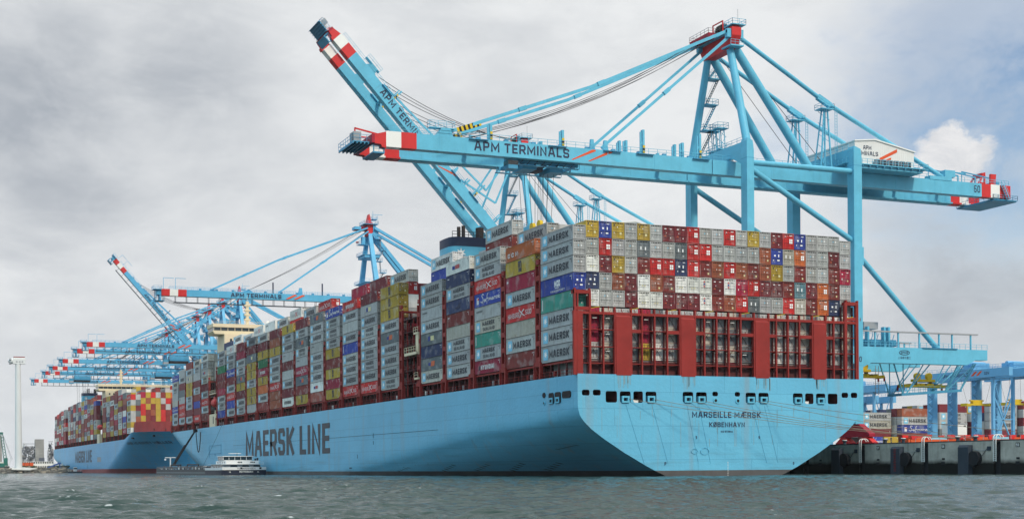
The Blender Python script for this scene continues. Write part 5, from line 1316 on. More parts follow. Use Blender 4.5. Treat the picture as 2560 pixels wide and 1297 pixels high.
        def hsl(mb):
            shape(mb, [(0, 0), (5.0, 2.35), (5.0, 3.1), (0, .7)], (103.5, -8.0, 71.2), (1, 0, 0), (0, 0, 1), ORG, .05); shape(mb, [(0, 0), (3.6, 1.5), (3.6, 1.95), (.6, .75)], (103.2, -8.0, 70.3), (1, 0, 0), (0, 0, 1), ORG, .05)
        cached(K('htx'), 'lettering', htxt, OFF, hs); cached(K('hsl'), 'orange_slash', hsl, OFF, hs)
        def hpl(mb):
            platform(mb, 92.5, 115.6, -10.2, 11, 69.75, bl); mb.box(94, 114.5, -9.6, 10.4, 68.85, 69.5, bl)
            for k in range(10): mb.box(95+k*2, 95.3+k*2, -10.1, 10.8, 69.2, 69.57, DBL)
        cached(K('hpl'), 'house_platform', hpl, OFF, t)
        for k in range(6):
            cached(K('cd%d' % k), 'cooling_unit', lambda mb: (mb.box(101.6+k*1.75, 102.7+k*1.75, -9.3, -8.4, 69.76, 71.3, GREY), mb.box(101.75+k*1.75, 102.55+k*1.75, -9.33, -9.3, 70.0, 71.1, DARK)), OFF, hs)
        # lashing platform hung from the landside portal, portal trolley with its spreader, frames on top
        def plat(mb):
            mb.prism([(110.8, -6.4, 17.7), (128.6, -6.4, 18.9), (128.6, -6.4, 19.5), (110.8, -6.4, 18.3)], (0, 4.8, 0), DBL)
            for yy in (-6.4, -1.6): mb.rail([(110.8, yy, 18.3), (128.6, yy, 19.5)], bl, 1.2, 1.5, .07)
            for yy in (-6.3, -1.8):
                for a_, b_ in ((111.2, 106.6), (111.4, 109.4), (112.2, 117.6), (112.4, 115.6), (123.6, 125.6), (123.8, 127.6), (124.0, 131.0), (128.2, 130.0), (128.4, 132.4)):
                    mb.beam((a_, yy, 18.2+(a_-111)*.065), (min(b_, 130.8), yy-2.2, 25.4), .24, .24, bl)
            for k in range(6): mb.box(107.6, 108.6, -1.4, -.6, 18.6+k*1.1, 18.66+k*1.1, GREY)
            for x in (107.6, 108.5): mb.box(x, x+.1, -1.4, -1.3, 18.2, 25, GREY)
        cached(K('lp'), 'lashing_platform', plat, OFF, t)
        if portal_spreader:
            cached(K('ps'), 'spreader', lambda mb: spreader(mb, 119.2, -4, 19.9, 13), OFF, t)
            cached(K('ps2'), 'spreader', lambda mb: spreader(mb, 100.5, -4, 21.9, 13), OFF, t)
        def ptr(mb):
            mb.box(95.3, 108, -8, 8, 28.9, 30.4, DBL)
            for x in (99, 103.6, 104.9): mb.box(x, x+.5, -9, -8, 28.4, 33.2, bl)
            for k in range(8): mb.beam((95.4+k*1.5, -8.5, 28.6), (96.4+k*1.5, -8.5, 31.5), .12, .12, DBL)
            mb.rail([(95.3, -9, 28.5), (108, -9, 28.5)], DBL, 1.3, .8, .07); mb.box(100.5, 104.5, -6, -3, 33.0, 34.6, GREY); mb.rail([(95.5, -9, 31), (104, -9, 31)], DBL, 1.2, 1.2, .07)
        cached(K('pt'), 'portal_trolley', ptr, OFF, t)
        cached(K('ptw'), 'control_room', lambda mb: (mb.box(95.4, 101, 0, 8, 33.2, 36.5, WHT), mb.rail([(95.4, 0, 36.5), (101, 0, 36.5)], GREY, 1.3, 1.5, .06), mb.tube((98.5, -.4, 35.6), (98.5, 0, 35.6), .6, WHT, 10)), OFF, t)
        def maker(mb):
            x, z = 106.8, 27.15; pr = None
            for i in range(25):
                a = 2*math.pi*i/24; c = (x+1.45*math.cos(a), -11.95, z+.5*math.sin(a))
                if pr: mb.beam(pr, c, .06, .1, NAVY)
                pr = c
            letter(mb, 'ZPMC', (x, -11.9, z-.22), (1, 0, 0), (0, 0, 1), .44, NAVY, width=2.1, t=.22, ws=1.2, center=True, lift=.03)
        cached(K('mk'), 'maker_plate', maker, OFF, t)
        if 'cjk' not in CM:
            cu = bpy.data.curves.new('cjk', 'FONT'); cu.body = '上海振华重工'; cu.size = .62; cu.align_x = 'CENTER'; tmp = bpy.data.objects.new('tmp', cu); C.objects.link(tmp)
            bpy.context.view_layer.update(); me = bpy.data.meshes.new_from_object(tmp.evaluated_get(bpy.context.evaluated_depsgraph_get())); bpy.data.objects.remove(tmp); bpy.data.curves.remove(cu)
            me.materials.clear(); me.materials.append(NAVY); CM['cjk'] = me
        link('maker_lettering', CM['cjk'], t, (106.8-CX, -11.93, 25.75-CZ), (R(90), 0, 0))
    if trolley is not None:
        def tro(mb):
            x = trolley
            if A:
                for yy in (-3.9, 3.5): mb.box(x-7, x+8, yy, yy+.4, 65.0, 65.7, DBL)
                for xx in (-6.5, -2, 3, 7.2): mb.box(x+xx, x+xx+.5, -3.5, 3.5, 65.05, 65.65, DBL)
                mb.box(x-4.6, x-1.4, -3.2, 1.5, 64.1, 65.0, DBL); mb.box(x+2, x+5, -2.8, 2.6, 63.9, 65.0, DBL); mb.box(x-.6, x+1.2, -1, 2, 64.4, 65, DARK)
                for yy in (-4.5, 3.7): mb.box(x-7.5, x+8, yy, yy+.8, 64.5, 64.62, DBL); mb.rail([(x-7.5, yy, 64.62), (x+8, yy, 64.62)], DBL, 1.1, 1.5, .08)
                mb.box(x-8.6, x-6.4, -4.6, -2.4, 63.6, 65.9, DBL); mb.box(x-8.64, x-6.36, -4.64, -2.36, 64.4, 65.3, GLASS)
                for k in range(8): mb.beam((x-6+k*1.7, -4.3, 64.6), (x-5.0+k*1.7, -4.3, 65.7), .14, .14, DARK)
                for k in range(4): mb.tube((x-4+k*2.6, -2, 65.4), (x-4+k*2.6, 2, 65.4), .4, DARK, 10)
                for xx in (-6, -3, 4.5, 6.5): mb.beam((x+xx, -3, 64.2), (x+xx+1.2, -1, 65.2), .3, .3, DBL)
            else:
                mb.box(x-5.2, x+5.2, -3.2, 3.2, 61.9, 63.0, BLACK); mb.box(x-5.5, x+5.5, -3.0, 3.0, 63.2, 65.9, DBL); platform(mb, x-5.6, x+5.6, -3.4, 3.4, 63.2, DBL)
                for xx in (x-5, x+4.6): mb.box(xx, xx+.4, -2.8, -2.4, 63, 69.2, DBL)
                mb.box(x-8.6, x-5.8, -1.6, 1.6, 60.6, 64.0, DBL); mb.box(x-8.65, x-5.75, -1.64, 1.64, 61.3, 62.4, GREY)
        o = cached(K('tr%d' % trolley), 'trolley', tro, OFF, t)
        if hoist:
            def hp(mb):
                for dx in (-3.4, -2.1, .4, 1.2, 2.2, 3.6):
                    for yy in (-1.2, 1.2): mb.beam((trolley+dx, yy, 63.8 if A else 62), (trolley+dx*(.8), yy, hoist+2.6), .07, .07, ROPE)
            cached(K('hp%d' % trolley), 'hoist_ropes', hp, OFF, o); cached(K('sp%d' % trolley), 'spreader', lambda mb: spreader(mb, trolley, 0, hoist, along='y'), OFF, o)
    return t
sts('A', 54.0, 0, 'nearest blue crane, boom lowered over the stern containers, numbered 60', trolley=20, hoist=50.4, portal_spreader=True)
sts('A', 160.0, 47.0, 'large blue crane with twin boom raised steeply, behind the nearest crane')
sts('B', 293.0, 0, 'blue crane with lowered boom above the middle of the near ship')
sts('B', 507+1, 0, 'blue crane with lowered boom, uppermost of the six by the far ship')
sts('B', 549.0, 0, 'blue crane with lowered boom, second from top of six by the far ship', trolley=40)
sts('B', 585.0, 48.5, 'smaller blue crane with single boom raised steeply above the far ship')
sts('B', 620.0, 0, 'blue crane with lowered boom, third from top of six by the far ship')
sts('B', 678.0, 0, 'blue crane with lowered boom, fourth from top of six by the far ship', trolley=55)
sts('B', 724.0, 0, 'blue crane with lowered boom, fifth from top of six by the far ship', trolley=8, hoist=30)
sts('B', 806.0, 0, 'blue crane with lowered boom, lowest and farthest of six by the far ship')
# ---------------------------------------------------------------- container yard, stacking cranes, carriers on the quay
YG = 'containers stacked in the yard'
YARD = [(217.7, 174.5, 20.05, ['GM', 'EM', 'M-']), (231.2, 170.6, 21.4, ['b-', 'GM', 'BA', 'm-', 'GM']), (244.4, 167, 22.8, ['M-', 'GS', 'GS', 'D-', 'M-']), (258.0, 158, 22.5, ['GM', 'GM', 'GM', 'M-', 'DT']), (271, 156, 23.6, ['m-', 'GM', 'M-', 'GM', 'm-'])]
YNAME = {(0, 0): 'left of the first gantry brace, on top', (0, 1): 'left of the first gantry brace, below the top one', (1, 0): 'topmost between the two stair legs at left', (1, 1): 'between the stair legs, second from top', (1, 2): 'between the stair legs, third from top',
         (3, 0): 'behind the right gantry brace, topmost', (3, 1): 'behind the right gantry brace, second from top', (3, 2): 'behind the right gantry brace, third from top'}
for bi, (x, y, zt, tiers) in enumerate(YARD):
    for k, cl in enumerate(tiers):
        z = zt-2.9*(k+1)
        if (bi, k) in YNAME: container(cl[0], cl[1], (x, y, z), 2.9, '%s yard container %s' % (CN[cl[0]], YNAME[bi, k]), YG, rotz=R(90))
        else: REST.append((x, y, z, 2.9, cl[0], cl[1], 1))
    for row in range(1, 7):
        for k in range(len(tiers)): REST.append((x+rc.uniform(-.1, .1), y+row*2.7, zt-2.9*(k+1)-(2.9 if row == 3 else 0), 2.9, pick(WT), rc.choice('M-S-'), 1))
for x, y, cl in ((211.5, 171.5, 'BA'), (217.9, 171.2, 'YC'), (224.5, 168.2, 'm-')):
    REST.append((x, y, 8.55, 2.9, cl[0], cl[1], 2))
    REST.append((x, y, 5.62, 2.9, 'M', '-', 2))
for x in (284, 297, 310, 330, 350): 
    for k in range(4): REST.append((x, 160+rc.uniform(0, 20), 5.62+2.92*k, 2.9, pick(WT), rc.choice('M-H-'), 1))
ABL = mat('stacking crane blue', (.13, .36, .58), .5, .08)
def stacker(x, y, L_, label, zt=27.8, dx=7.6, txt=True, thick=True):
    t = thing('stacking_crane', (x, y, 5.6), label, 'crane', 'blue stacking cranes in the container yard'); o_ = (x, y, 5.6)
    # x: left near leg; legs run along X (dx apart); girders run away along Y
    for i, a in enumerate((0, dx)):
        mb = MB(off=o_); mb.box(x+a-.4, x+a+.4, y-.4, y+.4, 6.4, zt-.2, ABL); mb.box(x+a-1.3, x+a+1.3, y-.5, y+.5, 5.6, 6.4, DBL); mb.build('leg', t)
    mb = MB(off=o_)
    mb.beam((x, y, 22.5), (x+dx, y, 7), .35, .35, ABL); mb.beam((x+dx, y, 22.5), (x, y, 7), .35, .35, ABL); mb.beam((x, y, 15), (x+dx, y, 15), .3, .3, ABL); mb.beam((x, y, zt-.2), (x+dx/2, y, 16), .22, .22, ABL); mb.beam((x+dx, y, zt-.2), (x+dx/2, y, 16), .22, .22, ABL)
    mb.build('cross_brace', t)
    for a in (-.2, dx+.2):
        mb = MB(off=o_); mb.box(x+a-.7, x+a+.7, y-7, y+L_, zt-.2, zt+2.3, ABL); mb.rail([(x+a-.7, y-7, zt+2.3), (x+a-.7, y+L_, zt+2.3)], ABL, 1.1, 2, .07)
        if txt and a < 0:
            letter(mb, 'APM TERMINALS', (x+a-.7, y+L_*.66, zt+.5), (0, -1, 0), (0, 0, 1), 1.1, NAVY, width=11, t=.18, ws=1.1, lift=.03)
            for k in range(2): shape(mb, [(0, 0), (1, 0), (2.6, 1.3), (1.6, 1.3)], (x+a-.7, y+L_*.66-12-k*2, zt+.45), (0, -1, 0), (0, 0, 1), ORG, .03)
            letter(mb, '32W', (x+a-.7, y+2.5, zt+.6), (0, -1, 0), (0, 0, 1), .8, NAVY, width=2, t=.18, lift=.03)
        mb.build('girder', t)
    for i, a in enumerate((-.2, dx+.2)):
        mb = MB(off=o_); mb.box(x+a-1.1, x+a+1.1, y+L_*.82-1, y+L_*.82+1, 6.2, zt-.2, ABL)
        mb.build('leg', t)
        mb = MB(off=o_)
        for k in range(16):
            z0 = 7+k*1.25; s_ = 1 if k % 2 else -1; mb.beam((x+a-2.1-s_*.7, y+L_*.82-1.6, z0), (x+a-2.1+s_*.7, y+L_*.82-1.6, z0+1.2), .5, .08, ABL); mb.beam((x+a-2.1-s_*.7, y+L_*.82-1.9, z0+1), (x+a-2.1+s_*.7, y+L_*.82-1.9, z0+2.2), .06, .06, ABL)
            if k % 2: mb.box(x+a-3.2, x+a-1.0, y+L_*.82-2, y+L_*.82-1.1, z0, z0+.1, ABL)
        mb.build('stairway', t)
    mb = MB(off=o_); yy = y+L_*.35
    mb.box(x-1, x+dx+1, yy-3, yy+3, zt+2.4, zt+3.1, ABL); mb.box(x+1, x+dx-1, yy-2.4, yy+2.4, zt+3.1, zt+4.6, ABL); mb.tube((x+.6, yy, zt+4.4), (x+dx-.6, yy, zt+4.4), .7, ABL, 12)
    mb.rail([(x-1, yy-3, zt+3.1), (x+dx+1, yy-3, zt+3.1)], ABL, 1.1, 1.2, .07); mb.build('trolley', t)
    mb = MB(off=o_); mb.box(x+dx/2-4.5, x+dx/2+4.5, yy-.9, yy+.9, 19.6, 20.1, YEL); mb.box(x+dx/2-5, x+dx/2-4.5, yy-1.2, yy+1.2, 19.4, 20.2, YEL); mb.box(x+dx/2+4.5, x+dx/2+5, yy-1.2, yy+1.2, 19.4, 20.2, YEL); mb.box(x+dx/2-1.8, x+dx/2+1.8, yy-.6, yy+.6, 20.1, 20.9, YEL); mb.box(x+dx/2-2.6, x+dx/2+2.6, yy-.3, yy+.3, 20.9, 21.3, YEL)
    for a in (-3, 3):
        for b in (-2.4, 2.4): mb.beam((x+dx/2+a, yy+b*.3, 20.6), (x+dx/2+a*1.5, yy+b, zt+2.4), .06, .06, ROPE)
    mb.build('spreader', t)
    return t
stacker(196.9, 107.0, 30, 'blue yard gantry with braced legs at the far right edge')
stacker(217.6, 183.0, 42, 'smaller blue yard gantry, partly hidden by the nearest crane leg', txt=False)
stacker(206.0, 103.0, 24, 'blue yard gantry running out of frame on the right', txt=False)
stacker(232, 205, 40, 'distant blue yard gantry behind the hanging platform', zt=25, txt=False)
# automatic carriers
AOR = mat('carrier orange', (.60, .10, .03), .5, .1); ALB = mat('carrier pale blue', (.25, .48, .58), .5, .1)
def carrier(x, y, label):
    t = thing('automated_carrier', (x, y, 5.6), label, 'vehicle', 'orange automated carriers on the quay'); o_ = (x, y, 5.6)
    mb = MB(off=o_); mb.box(x, x+14.6, y-1.4, y+1.4, 6.5, 7.25, AOR); mb.box(x+.4, x+4, y-1.45, y+1.45, 7.25, 7.7, AOR); mb.box(x+11, x+14.2, y-1.45, y+1.45, 7.25, 7.7, AOR)
    for a in (.2, 4.3, 10.3, 13.4): mb.prism([(x+a, y-1.5, 7.25), (x+a+1.2, y-1.5, 7.25), (x+a+1.5, y-1.5, 8.25), (x+a-.2, y-1.5, 8.25)], (0, .25, 0), RED); mb.prism([(x+a, y+1.25, 7.25), (x+a+1.2, y+1.25, 7.25), (x+a+1.5, y+1.25, 8.25), (x+a-.2, y+1.25, 8.25)], (0, .25, 0), RED)
    mb.build('chassis', t)
    mb = MB(off=o_); mb.box(x+4.9, x+10.1, y-1.35, y+1.35, 7.26, 7.75, ALB); mb.box(x-.5, x, y-1.2, y+1.2, 6.3, 7.3, AOR); mb.box(x+14.6, x+15.1, y-1.2, y+1.2, 6.3, 7.3, AOR); mb.build('load_bed', t)
    for a in (2.2, 12.2):
        for b in (-1.3, 1.0):
            mb = MB(off=o_); mb.tube((x+a, y+b, 6.25), (x+a, y+b+.35, 6.25), .65, BLACK, 16); mb.build('wheel', t)
carrier(100.5, 34.5, 'orange carrier with pale blue bed, leftmost of the row behind the quay edge')
carrier(114.2, 30.5, 'orange carrier with pale blue bed, second of the row behind the quay edge')
carrier(126.5, 25.0, 'orange carrier cut by the right edge of the frame')
# railing, cabin and signal near the crane foot, switch house, lamp mast
t = thing('crane_signal', (97.5, 44, 5.6), 'grey cabinet with lit green lamp beside the red crane bogies', 'signal')
mb = MB(off=(97.5, 44, 5.6)); mb.box(96.2, 98.4, 43.5, 45, 7.0, 9.9, GREY); mb.box(96.5, 98.2, 43.6, 44.9, 5.6, 7.0, DARK); mb.build('cabinet', t)
GL = bpy.data.materials.new('lit_green_lamp'); GL.use_nodes = True; GL.node_tree.nodes['Principled BSDF'].inputs['Emission Color'].default_value = (.2, 1, .4, 1); GL.node_tree.nodes['Principled BSDF'].inputs['Emission Strength'].default_value = 1.6
mb = MB(off=(97.5, 44, 5.6)); mb.tube((96.6, 43.3, 9.2), (96.6, 43.5, 9.2), .32, GL, 12); mb.build('lamp', t)
t = thing('switch_house', (212, 140, 5.6), 'white windowless cabin between the yard gantry legs', 'cabin')
mb = MB(off=(212, 140, 5.6)); mb.box(212, 218.5, 140, 144, 9.5, 14.8, WHT); mb.box(211.8, 218.7, 139.8, 144.2, 14.8, 15.0, GREY); mb.build('cabin_wall', t)
mb = MB(off=(212, 140, 5.6)); mb.box(212.3, 213, 140.3, 141, 5.6, 9.5, GREY); mb.box(217.5, 218.2, 140.3, 141, 5.6, 9.5, GREY); mb.box(217.2, 218, 139.9, 140, 14.0, 14.4, DARK); mb.build('support', t)
def fence_line(pts, label):
    mb = MB(off=pts[0]); mb.rail(pts, GREY, 1.9, 2.4, .07); o = mb.build('railing', None, pts[0]); tag(o, label, 'railing')
fence_line([(99, 30, 5.6), (99, -6, 5.6)], 'grey railing on the quay behind the wall coping')
t = thing('lamp_mast', (320, 240, 5.6), 'thin grey yard light mast beyond the right gantry brace', 'lamp mast')
mb = MB(off=(320, 240, 5.6)); mb.tube((320, 240, 5.6), (320, 240, 36), .3, GREY, 8, .15); mb.build('mast', t)
mb = MB(off=(320, 240, 5.6)); mb.box(317.5, 322.5, 239.8, 240.2, 35.6, 36.1, GREY)
for k in range(5): mb.box(317.6+k*1.1, 318.2+k*1.1, 239.5, 239.8, 35.5, 36.3, WHT)
mb.build('lamp_head', t)

# ---------------------------------------------------------------- all remaining containers in one mass
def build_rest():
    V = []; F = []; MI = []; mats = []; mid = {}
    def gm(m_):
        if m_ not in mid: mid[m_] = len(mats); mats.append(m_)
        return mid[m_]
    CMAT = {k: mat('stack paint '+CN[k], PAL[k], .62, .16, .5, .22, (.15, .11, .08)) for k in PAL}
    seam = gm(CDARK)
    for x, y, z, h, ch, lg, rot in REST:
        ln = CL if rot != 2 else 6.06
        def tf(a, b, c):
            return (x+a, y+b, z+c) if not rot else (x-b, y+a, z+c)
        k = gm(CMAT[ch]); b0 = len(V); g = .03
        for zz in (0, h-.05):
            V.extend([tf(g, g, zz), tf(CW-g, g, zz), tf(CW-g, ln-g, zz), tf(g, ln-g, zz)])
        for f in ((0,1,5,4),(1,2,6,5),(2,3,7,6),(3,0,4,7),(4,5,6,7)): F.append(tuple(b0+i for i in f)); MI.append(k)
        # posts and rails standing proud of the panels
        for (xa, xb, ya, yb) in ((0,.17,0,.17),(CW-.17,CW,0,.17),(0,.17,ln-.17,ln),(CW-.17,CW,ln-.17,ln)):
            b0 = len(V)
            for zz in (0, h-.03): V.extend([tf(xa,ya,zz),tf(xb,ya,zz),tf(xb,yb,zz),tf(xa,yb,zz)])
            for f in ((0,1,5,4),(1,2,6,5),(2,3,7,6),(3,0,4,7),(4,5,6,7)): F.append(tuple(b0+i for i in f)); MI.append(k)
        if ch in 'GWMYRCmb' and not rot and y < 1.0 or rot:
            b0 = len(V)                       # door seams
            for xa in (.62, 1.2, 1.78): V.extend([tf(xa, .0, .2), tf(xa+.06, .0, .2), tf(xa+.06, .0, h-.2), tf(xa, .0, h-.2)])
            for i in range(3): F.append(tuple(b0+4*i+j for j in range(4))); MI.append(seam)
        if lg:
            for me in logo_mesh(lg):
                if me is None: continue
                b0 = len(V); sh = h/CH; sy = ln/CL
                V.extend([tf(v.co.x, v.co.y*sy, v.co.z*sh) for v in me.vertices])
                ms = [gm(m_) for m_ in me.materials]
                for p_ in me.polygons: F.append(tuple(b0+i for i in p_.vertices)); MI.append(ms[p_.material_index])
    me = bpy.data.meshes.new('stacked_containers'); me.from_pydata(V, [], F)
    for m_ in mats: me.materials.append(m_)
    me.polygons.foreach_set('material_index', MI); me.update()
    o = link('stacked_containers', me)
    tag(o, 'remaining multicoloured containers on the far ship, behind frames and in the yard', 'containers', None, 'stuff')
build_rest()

# ---------------------------------------------------------------- bunker barge
BX0, BX1, BY0, BY1 = -16.9, -2.4, 193., 311.
BH = mat('barge hull blue black', (.018, .022, .04), .5, .2, .3, .2, (.08, .07, .06)); BG = mat('barge hull grey', (.075, .075, .078), .6, .2, .3, .2, (.12, .10, .08)); BW = mat('barge white', (.66, .66, .65), .5, .06, .3, .1, (.4, .33, .25))
bg = thing('bunker_barge', (-9.7, 250, 0), 'low dark tanker barge with white wheelhouse alongside the near ship', 'barge'); BO = bg.location
def barge():
    mb = MB(off=BO); xc = (BX0+BX1)/2; hw = (BX1-BX0)/2; ys = [BY0, BY0+1, BY0+3, BY0+7, BY0+22] + list(range(230, 300, 10)) + [300, 304, 307, 309, 310.5, BY1]
    def hb(Y):
        if Y < BY0+7: return hw*(.94+.06*((Y-BY0)/7)**.5)
        if Y > 300: return hw*(max(.02, 1-((Y-300)/(BY1-300))**2))**.5
        return hw
    def top(Y): return 2.0 if Y < BY0+20 else 1.75 if Y < 300 else 2.6
    lv = lambda Y: [-.6, .55, .75, top(Y)]
    for a, b in zip(ys, ys[1:]):
        for s_ in (-1, 1):
            la, lb = lv(a), lv(b)
            for j in range(3):
                mt = (BH if a < BY0+22 else BG) if j != 1 else (BH if a < BY0+22 else GREY)
                q = [(xc+s_*hb(a), a, la[j]), (xc+s_*hb(b), b, lb[j]), (xc+s_*hb(b), b, lb[j+1]), (xc+s_*hb(a), a, la[j+1])]
                mb.poly(q, mt)
        mb.poly([(xc-hb(a), a, top(a)-.35), (xc+hb(a), a, top(a)-.35), (xc+hb(b), b, top(b)-.35), (xc-hb(b), b, top(b)-.35)], DARK)
    h = hb(BY0); mb.poly([(xc-h, BY0, -.6), (xc+h, BY0, -.6), (xc+h, BY0, 2.0), (xc-h, BY0, 2.0)], BH)
    return mb.build('hull', bg)
barge()
xb = BX0
mb = MB(off=BO)
mb.prism([(BX0+.45, BY0-.12, 1.5), (BX1-.45, BY0-.12, 1.5), (BX1-.45, BY0-.12, 2.4), (BX0+.45, BY0-.12, 2.4)], (0, .2, 0), BW)
mb.box(BX0-.06, BX0+.1, BY0+1.6, BY0+22, 1.45, 2.2, BW); mb.box(BX1-.1, BX1+.06, BY0+1.6, BY0+22, 1.45, 2.2, BW)
for s_, x in ((1, BX0+.45), (-1, BX1-.45)): mb.prism([(x, BY0-.12, 1.5), (x-s_*.5, BY0+1.6, 1.5), (x-s_*.5, BY0+1.6, 2.2), (x, BY0-.12, 2.4)], (s_*.12, .12, 0), BW)
mb.build('bulwark', bg)
mb = MB(off=BO)
letter(mb, 'VLAARDINGEN', (-9.0, BY0-.12, 1.68), (1, 0, 0), (0, 0, 1), .56, NAVY, width=5.6, t=.13, center=True, lift=.04)
letter(mb, 'ROTTERDAM', (-9.0, BY0, .72), (1, 0, 0), (0, 0, 1), .5, WHT, width=4.2, t=.18, center=True, lift=.05)
letter(mb, 'NL', (-14.3, BY0, .7), (1, 0, 0), (0, 0, 1), .42, WHT, t=.2, lift=.05); letter(mb, 'NL', (-5.6, BY0, .7), (1, 0, 0), (0, 0, 1), .42, WHT, t=.2, lift=.05); mb.build('stern_lettering', bg)
mb = MB(off=BO)
mb.box(BX0+1.6, BX1-1.4, BY0+3.2, BY0+21, 1.7, 3.2, BW); mb.box(BX0+2.6, BX1-1.6, BY0+4, BY0+18, 3.2, 4.35, BW); mb.box(BX0+.7, BX1-.7, BY0+1.9, BY0+21.2, 3.2, 3.3, BW)
yy = BY0+3.17
for x in (-12.1, -8.4, -4.9): mb.prism([(x-1.2, yy, 2.3), (x+1.2, yy, 2.3), (x+1.0, yy, 3.0), (x-1.0, yy, 3.0)], (0, .02, 0), GLASS)
for k in range(4): mb.box(BX0+1.57, BX0+1.6, BY0+5+k*3.4, BY0+7+k*3.4, 2.2, 3.0, GLASS)
for x in (-10.7, -10.2, -9.7, -6.7, -6.2, -5.7): mb.box(x, x+.4, BY0+3.97, BY0+4, 3.6, 4.05, GLASS)
for k in range(4): mb.box(BX0+2.57, BX0+2.6, BY0+5.5+k*3, BY0+6.8+k*3, 3.6, 4.1, GLASS)
mb.rail([(BX0+.8, BY0+2.0, 3.3), (BX1-.8, BY0+2.0, 3.3)], WHT, .8, 1.5, .05)
mb.box(-10.9, -10.2, BY0-.16, BY0-.13, 1.75, 2.3, BLACK); mb.box(-5.0, -4.3, BY0-.16, BY0-.13, 1.75, 2.3, BLACK)
mb.build('deckhouse', bg)
mb = MB(off=BO); wx0, wx1, wy0, wy1 = -14.9, -5.2, BY0+6, BY0+14
mb.box(wx0+.5, wx1-.5, wy0+.4, wy1-.4, 4.35, 4.55, BW)
mb.box(wx0+.35, wx1-.35, wy0+.35, wy1-.35, 4.55, 5.6, GLASS)
for x in np.linspace(wx0+.2, wx1-.4, 6): mb.box(x, x+.12, wy0+.3, wy0+.36, 4.5, 5.61, BW); mb.box(x, x+.12, wy1-.36, wy1-.3, 4.5, 5.61, BW)
for y in np.linspace(wy0+.3, wy1-.5, 4): mb.box(wx0+.3, wx0+.36, y, y+.2, 4.5, 5.61, BW)
mb.box(wx0, wx1, wy0, wy1, 5.6, 5.8, BW); o = mb.build('wheelhouse', bg)
mb = MB(off=BO); mb.tube((-9.9, wy0+2, 5.8), (-9.9, wy0+2, 6.9), .1, DARK, 8); mb.box(-12.6, -8.6, wy0+1.9, wy0+2.1, 6.5, 6.65, WHT); mb.tube((-8.6, wy0+1.2, 4.9), (-8.6, wy0+1.2, 5.6), .35, WHT, 12, .3); mb.tube((-4.2, BY0+5, 3.6), (-4.2, BY0+5, 5.2), .3, DARK, 10); mb.tube((-4.9, BY0+5, 3.6), (-4.9, BY0+5, 5.0), .3, DARK, 10); mb.build('radar_mast', o)
mb = MB(off=BO)
rr = random.Random(5)
for k in range(90):
    y = rr.uniform(BY0+24, BY1-8); x = rr.uniform(BX0+1.2, BX1-1.5); s_ = rr.uniform(.3, 1.3); mb.box(x, x+s_, y, y+s_*1.6, 1.6, 1.9+rr.uniform(.2, 1.2), rr.choice([DARK, DARK, GREY, BLACK, SHIPDARK, DBL]))
for x in (-13.5, -11.5, -9.5, -7.5): mb.tube((x, BY0+23, 2.3), (x, BY1-14, 2.3), .16, rr.choice([GREY, DARK]), 8)
for y in np.arange(BY0+28, BY1-15, 9): mb.tube((BX0+1, y, 2.5), (BX1-1, y, 2.5), .14, DARK, 8)
for y in (232, 262): mb.tube((BX0+1.5, y, 2.2), (BX0+1.5, y, 3.3), .22, BLACK, 8); mb.tube((BX0+1.5, y+18, 2.2), (BX0+1.5, y+18, 3.3), .22, BLACK, 8); mb.tube((BX0+1.5, y, 3.3), (BX0+1.5, y+18, 3.4), .22, BLACK, 8)
mb.rail([(BX0+.25, BY0+23, 1.75), (BX0+.25, 300, 1.75)], GREY, 1.1, 1.8, .07); mb.rail([(BX1-.25, BY0+23, 1.75), (BX1-.25, 300, 1.75)], GREY, 1.1, 1.8, .07)
for k in range(30): mb.box(BX0+.2, BX0+.3, BY0+24+k*2.6, BY0+25.2+k*2.6, 1.78, rr.uniform(2.0, 2.5), rr.choice([DARK, GREY, WHT, DARK, BLACK]))
mb.build('deck_piping', bg)
mb = MB(off=BO); mb.tube((-13, 294, 1.8), (-13, 294, 6.2), .24, WHT, 10); mb.box(-15, -11, 293.8, 294.2, 6.1, 6.35, WHT); mb.tube((-14.9, 294, 5.2), (-14.9, 294, 5.8), .35, WHT, 10); mb.build('foremast', bg)
mb = MB(off=BO)
mb.tube((-10.5, 301, 1.8), (-10.5, 301, 3.6), .9, DARK, 12); mb.beam((-10.5, 301, 3.4), (-2.4, 299.5, 16.4), .8, 1.0, BLACK, (0, 0, 1), .5, .6); mb.beam((-10.0, 301, 5.0), (-6.4, 300.3, 11.0), .3, .3, DARK); mb.box(-2.9, -1.6, 299, 301.4, 15.9, 17.0, BLACK); mb.build('hose_crane', bg)
mb = MB(off=BO); pr = None
for k in range(25):
    u = k/24; c = Vector((-2.0, 300-u*8.5, 16.0-.3*u-7.6*math.sin(math.pi*u)**.8))
    if pr is not None: mb.tube(pr, c, .16, BLACK, 8, cap=False)
    pr = c
mb.build('bunker_hose', bg)
for x, y, w in ((-1.2, 272, 'leading to the square frame'), ):
    rope((-.6, 262, 17.4), (-3.4, 283, 2.2), .2, 'mooring_line', 'thin dark line from the near ship down to the barge deck', r=.05, mt=ROPE)
mb = MB(off=SO); x = HC-HB-.05
mb.box(x-.06, x, 264.5, 284, 10.3, 10.5, DBL); mb.box(x-.06, x, 264.5, 284, 7.3, 7.5, DBL); mb.box(x-.06, x, 264.3, 264.6, 7.0, 10.7, DBL); mb.box(x-.06, x, 283.9, 284.2, 6.0, 10.2, DBL); mb.box(x-.06, x, 273.8, 274.4, 6.6, 7.3, DBL)
mb.build('draught_frame', ship)

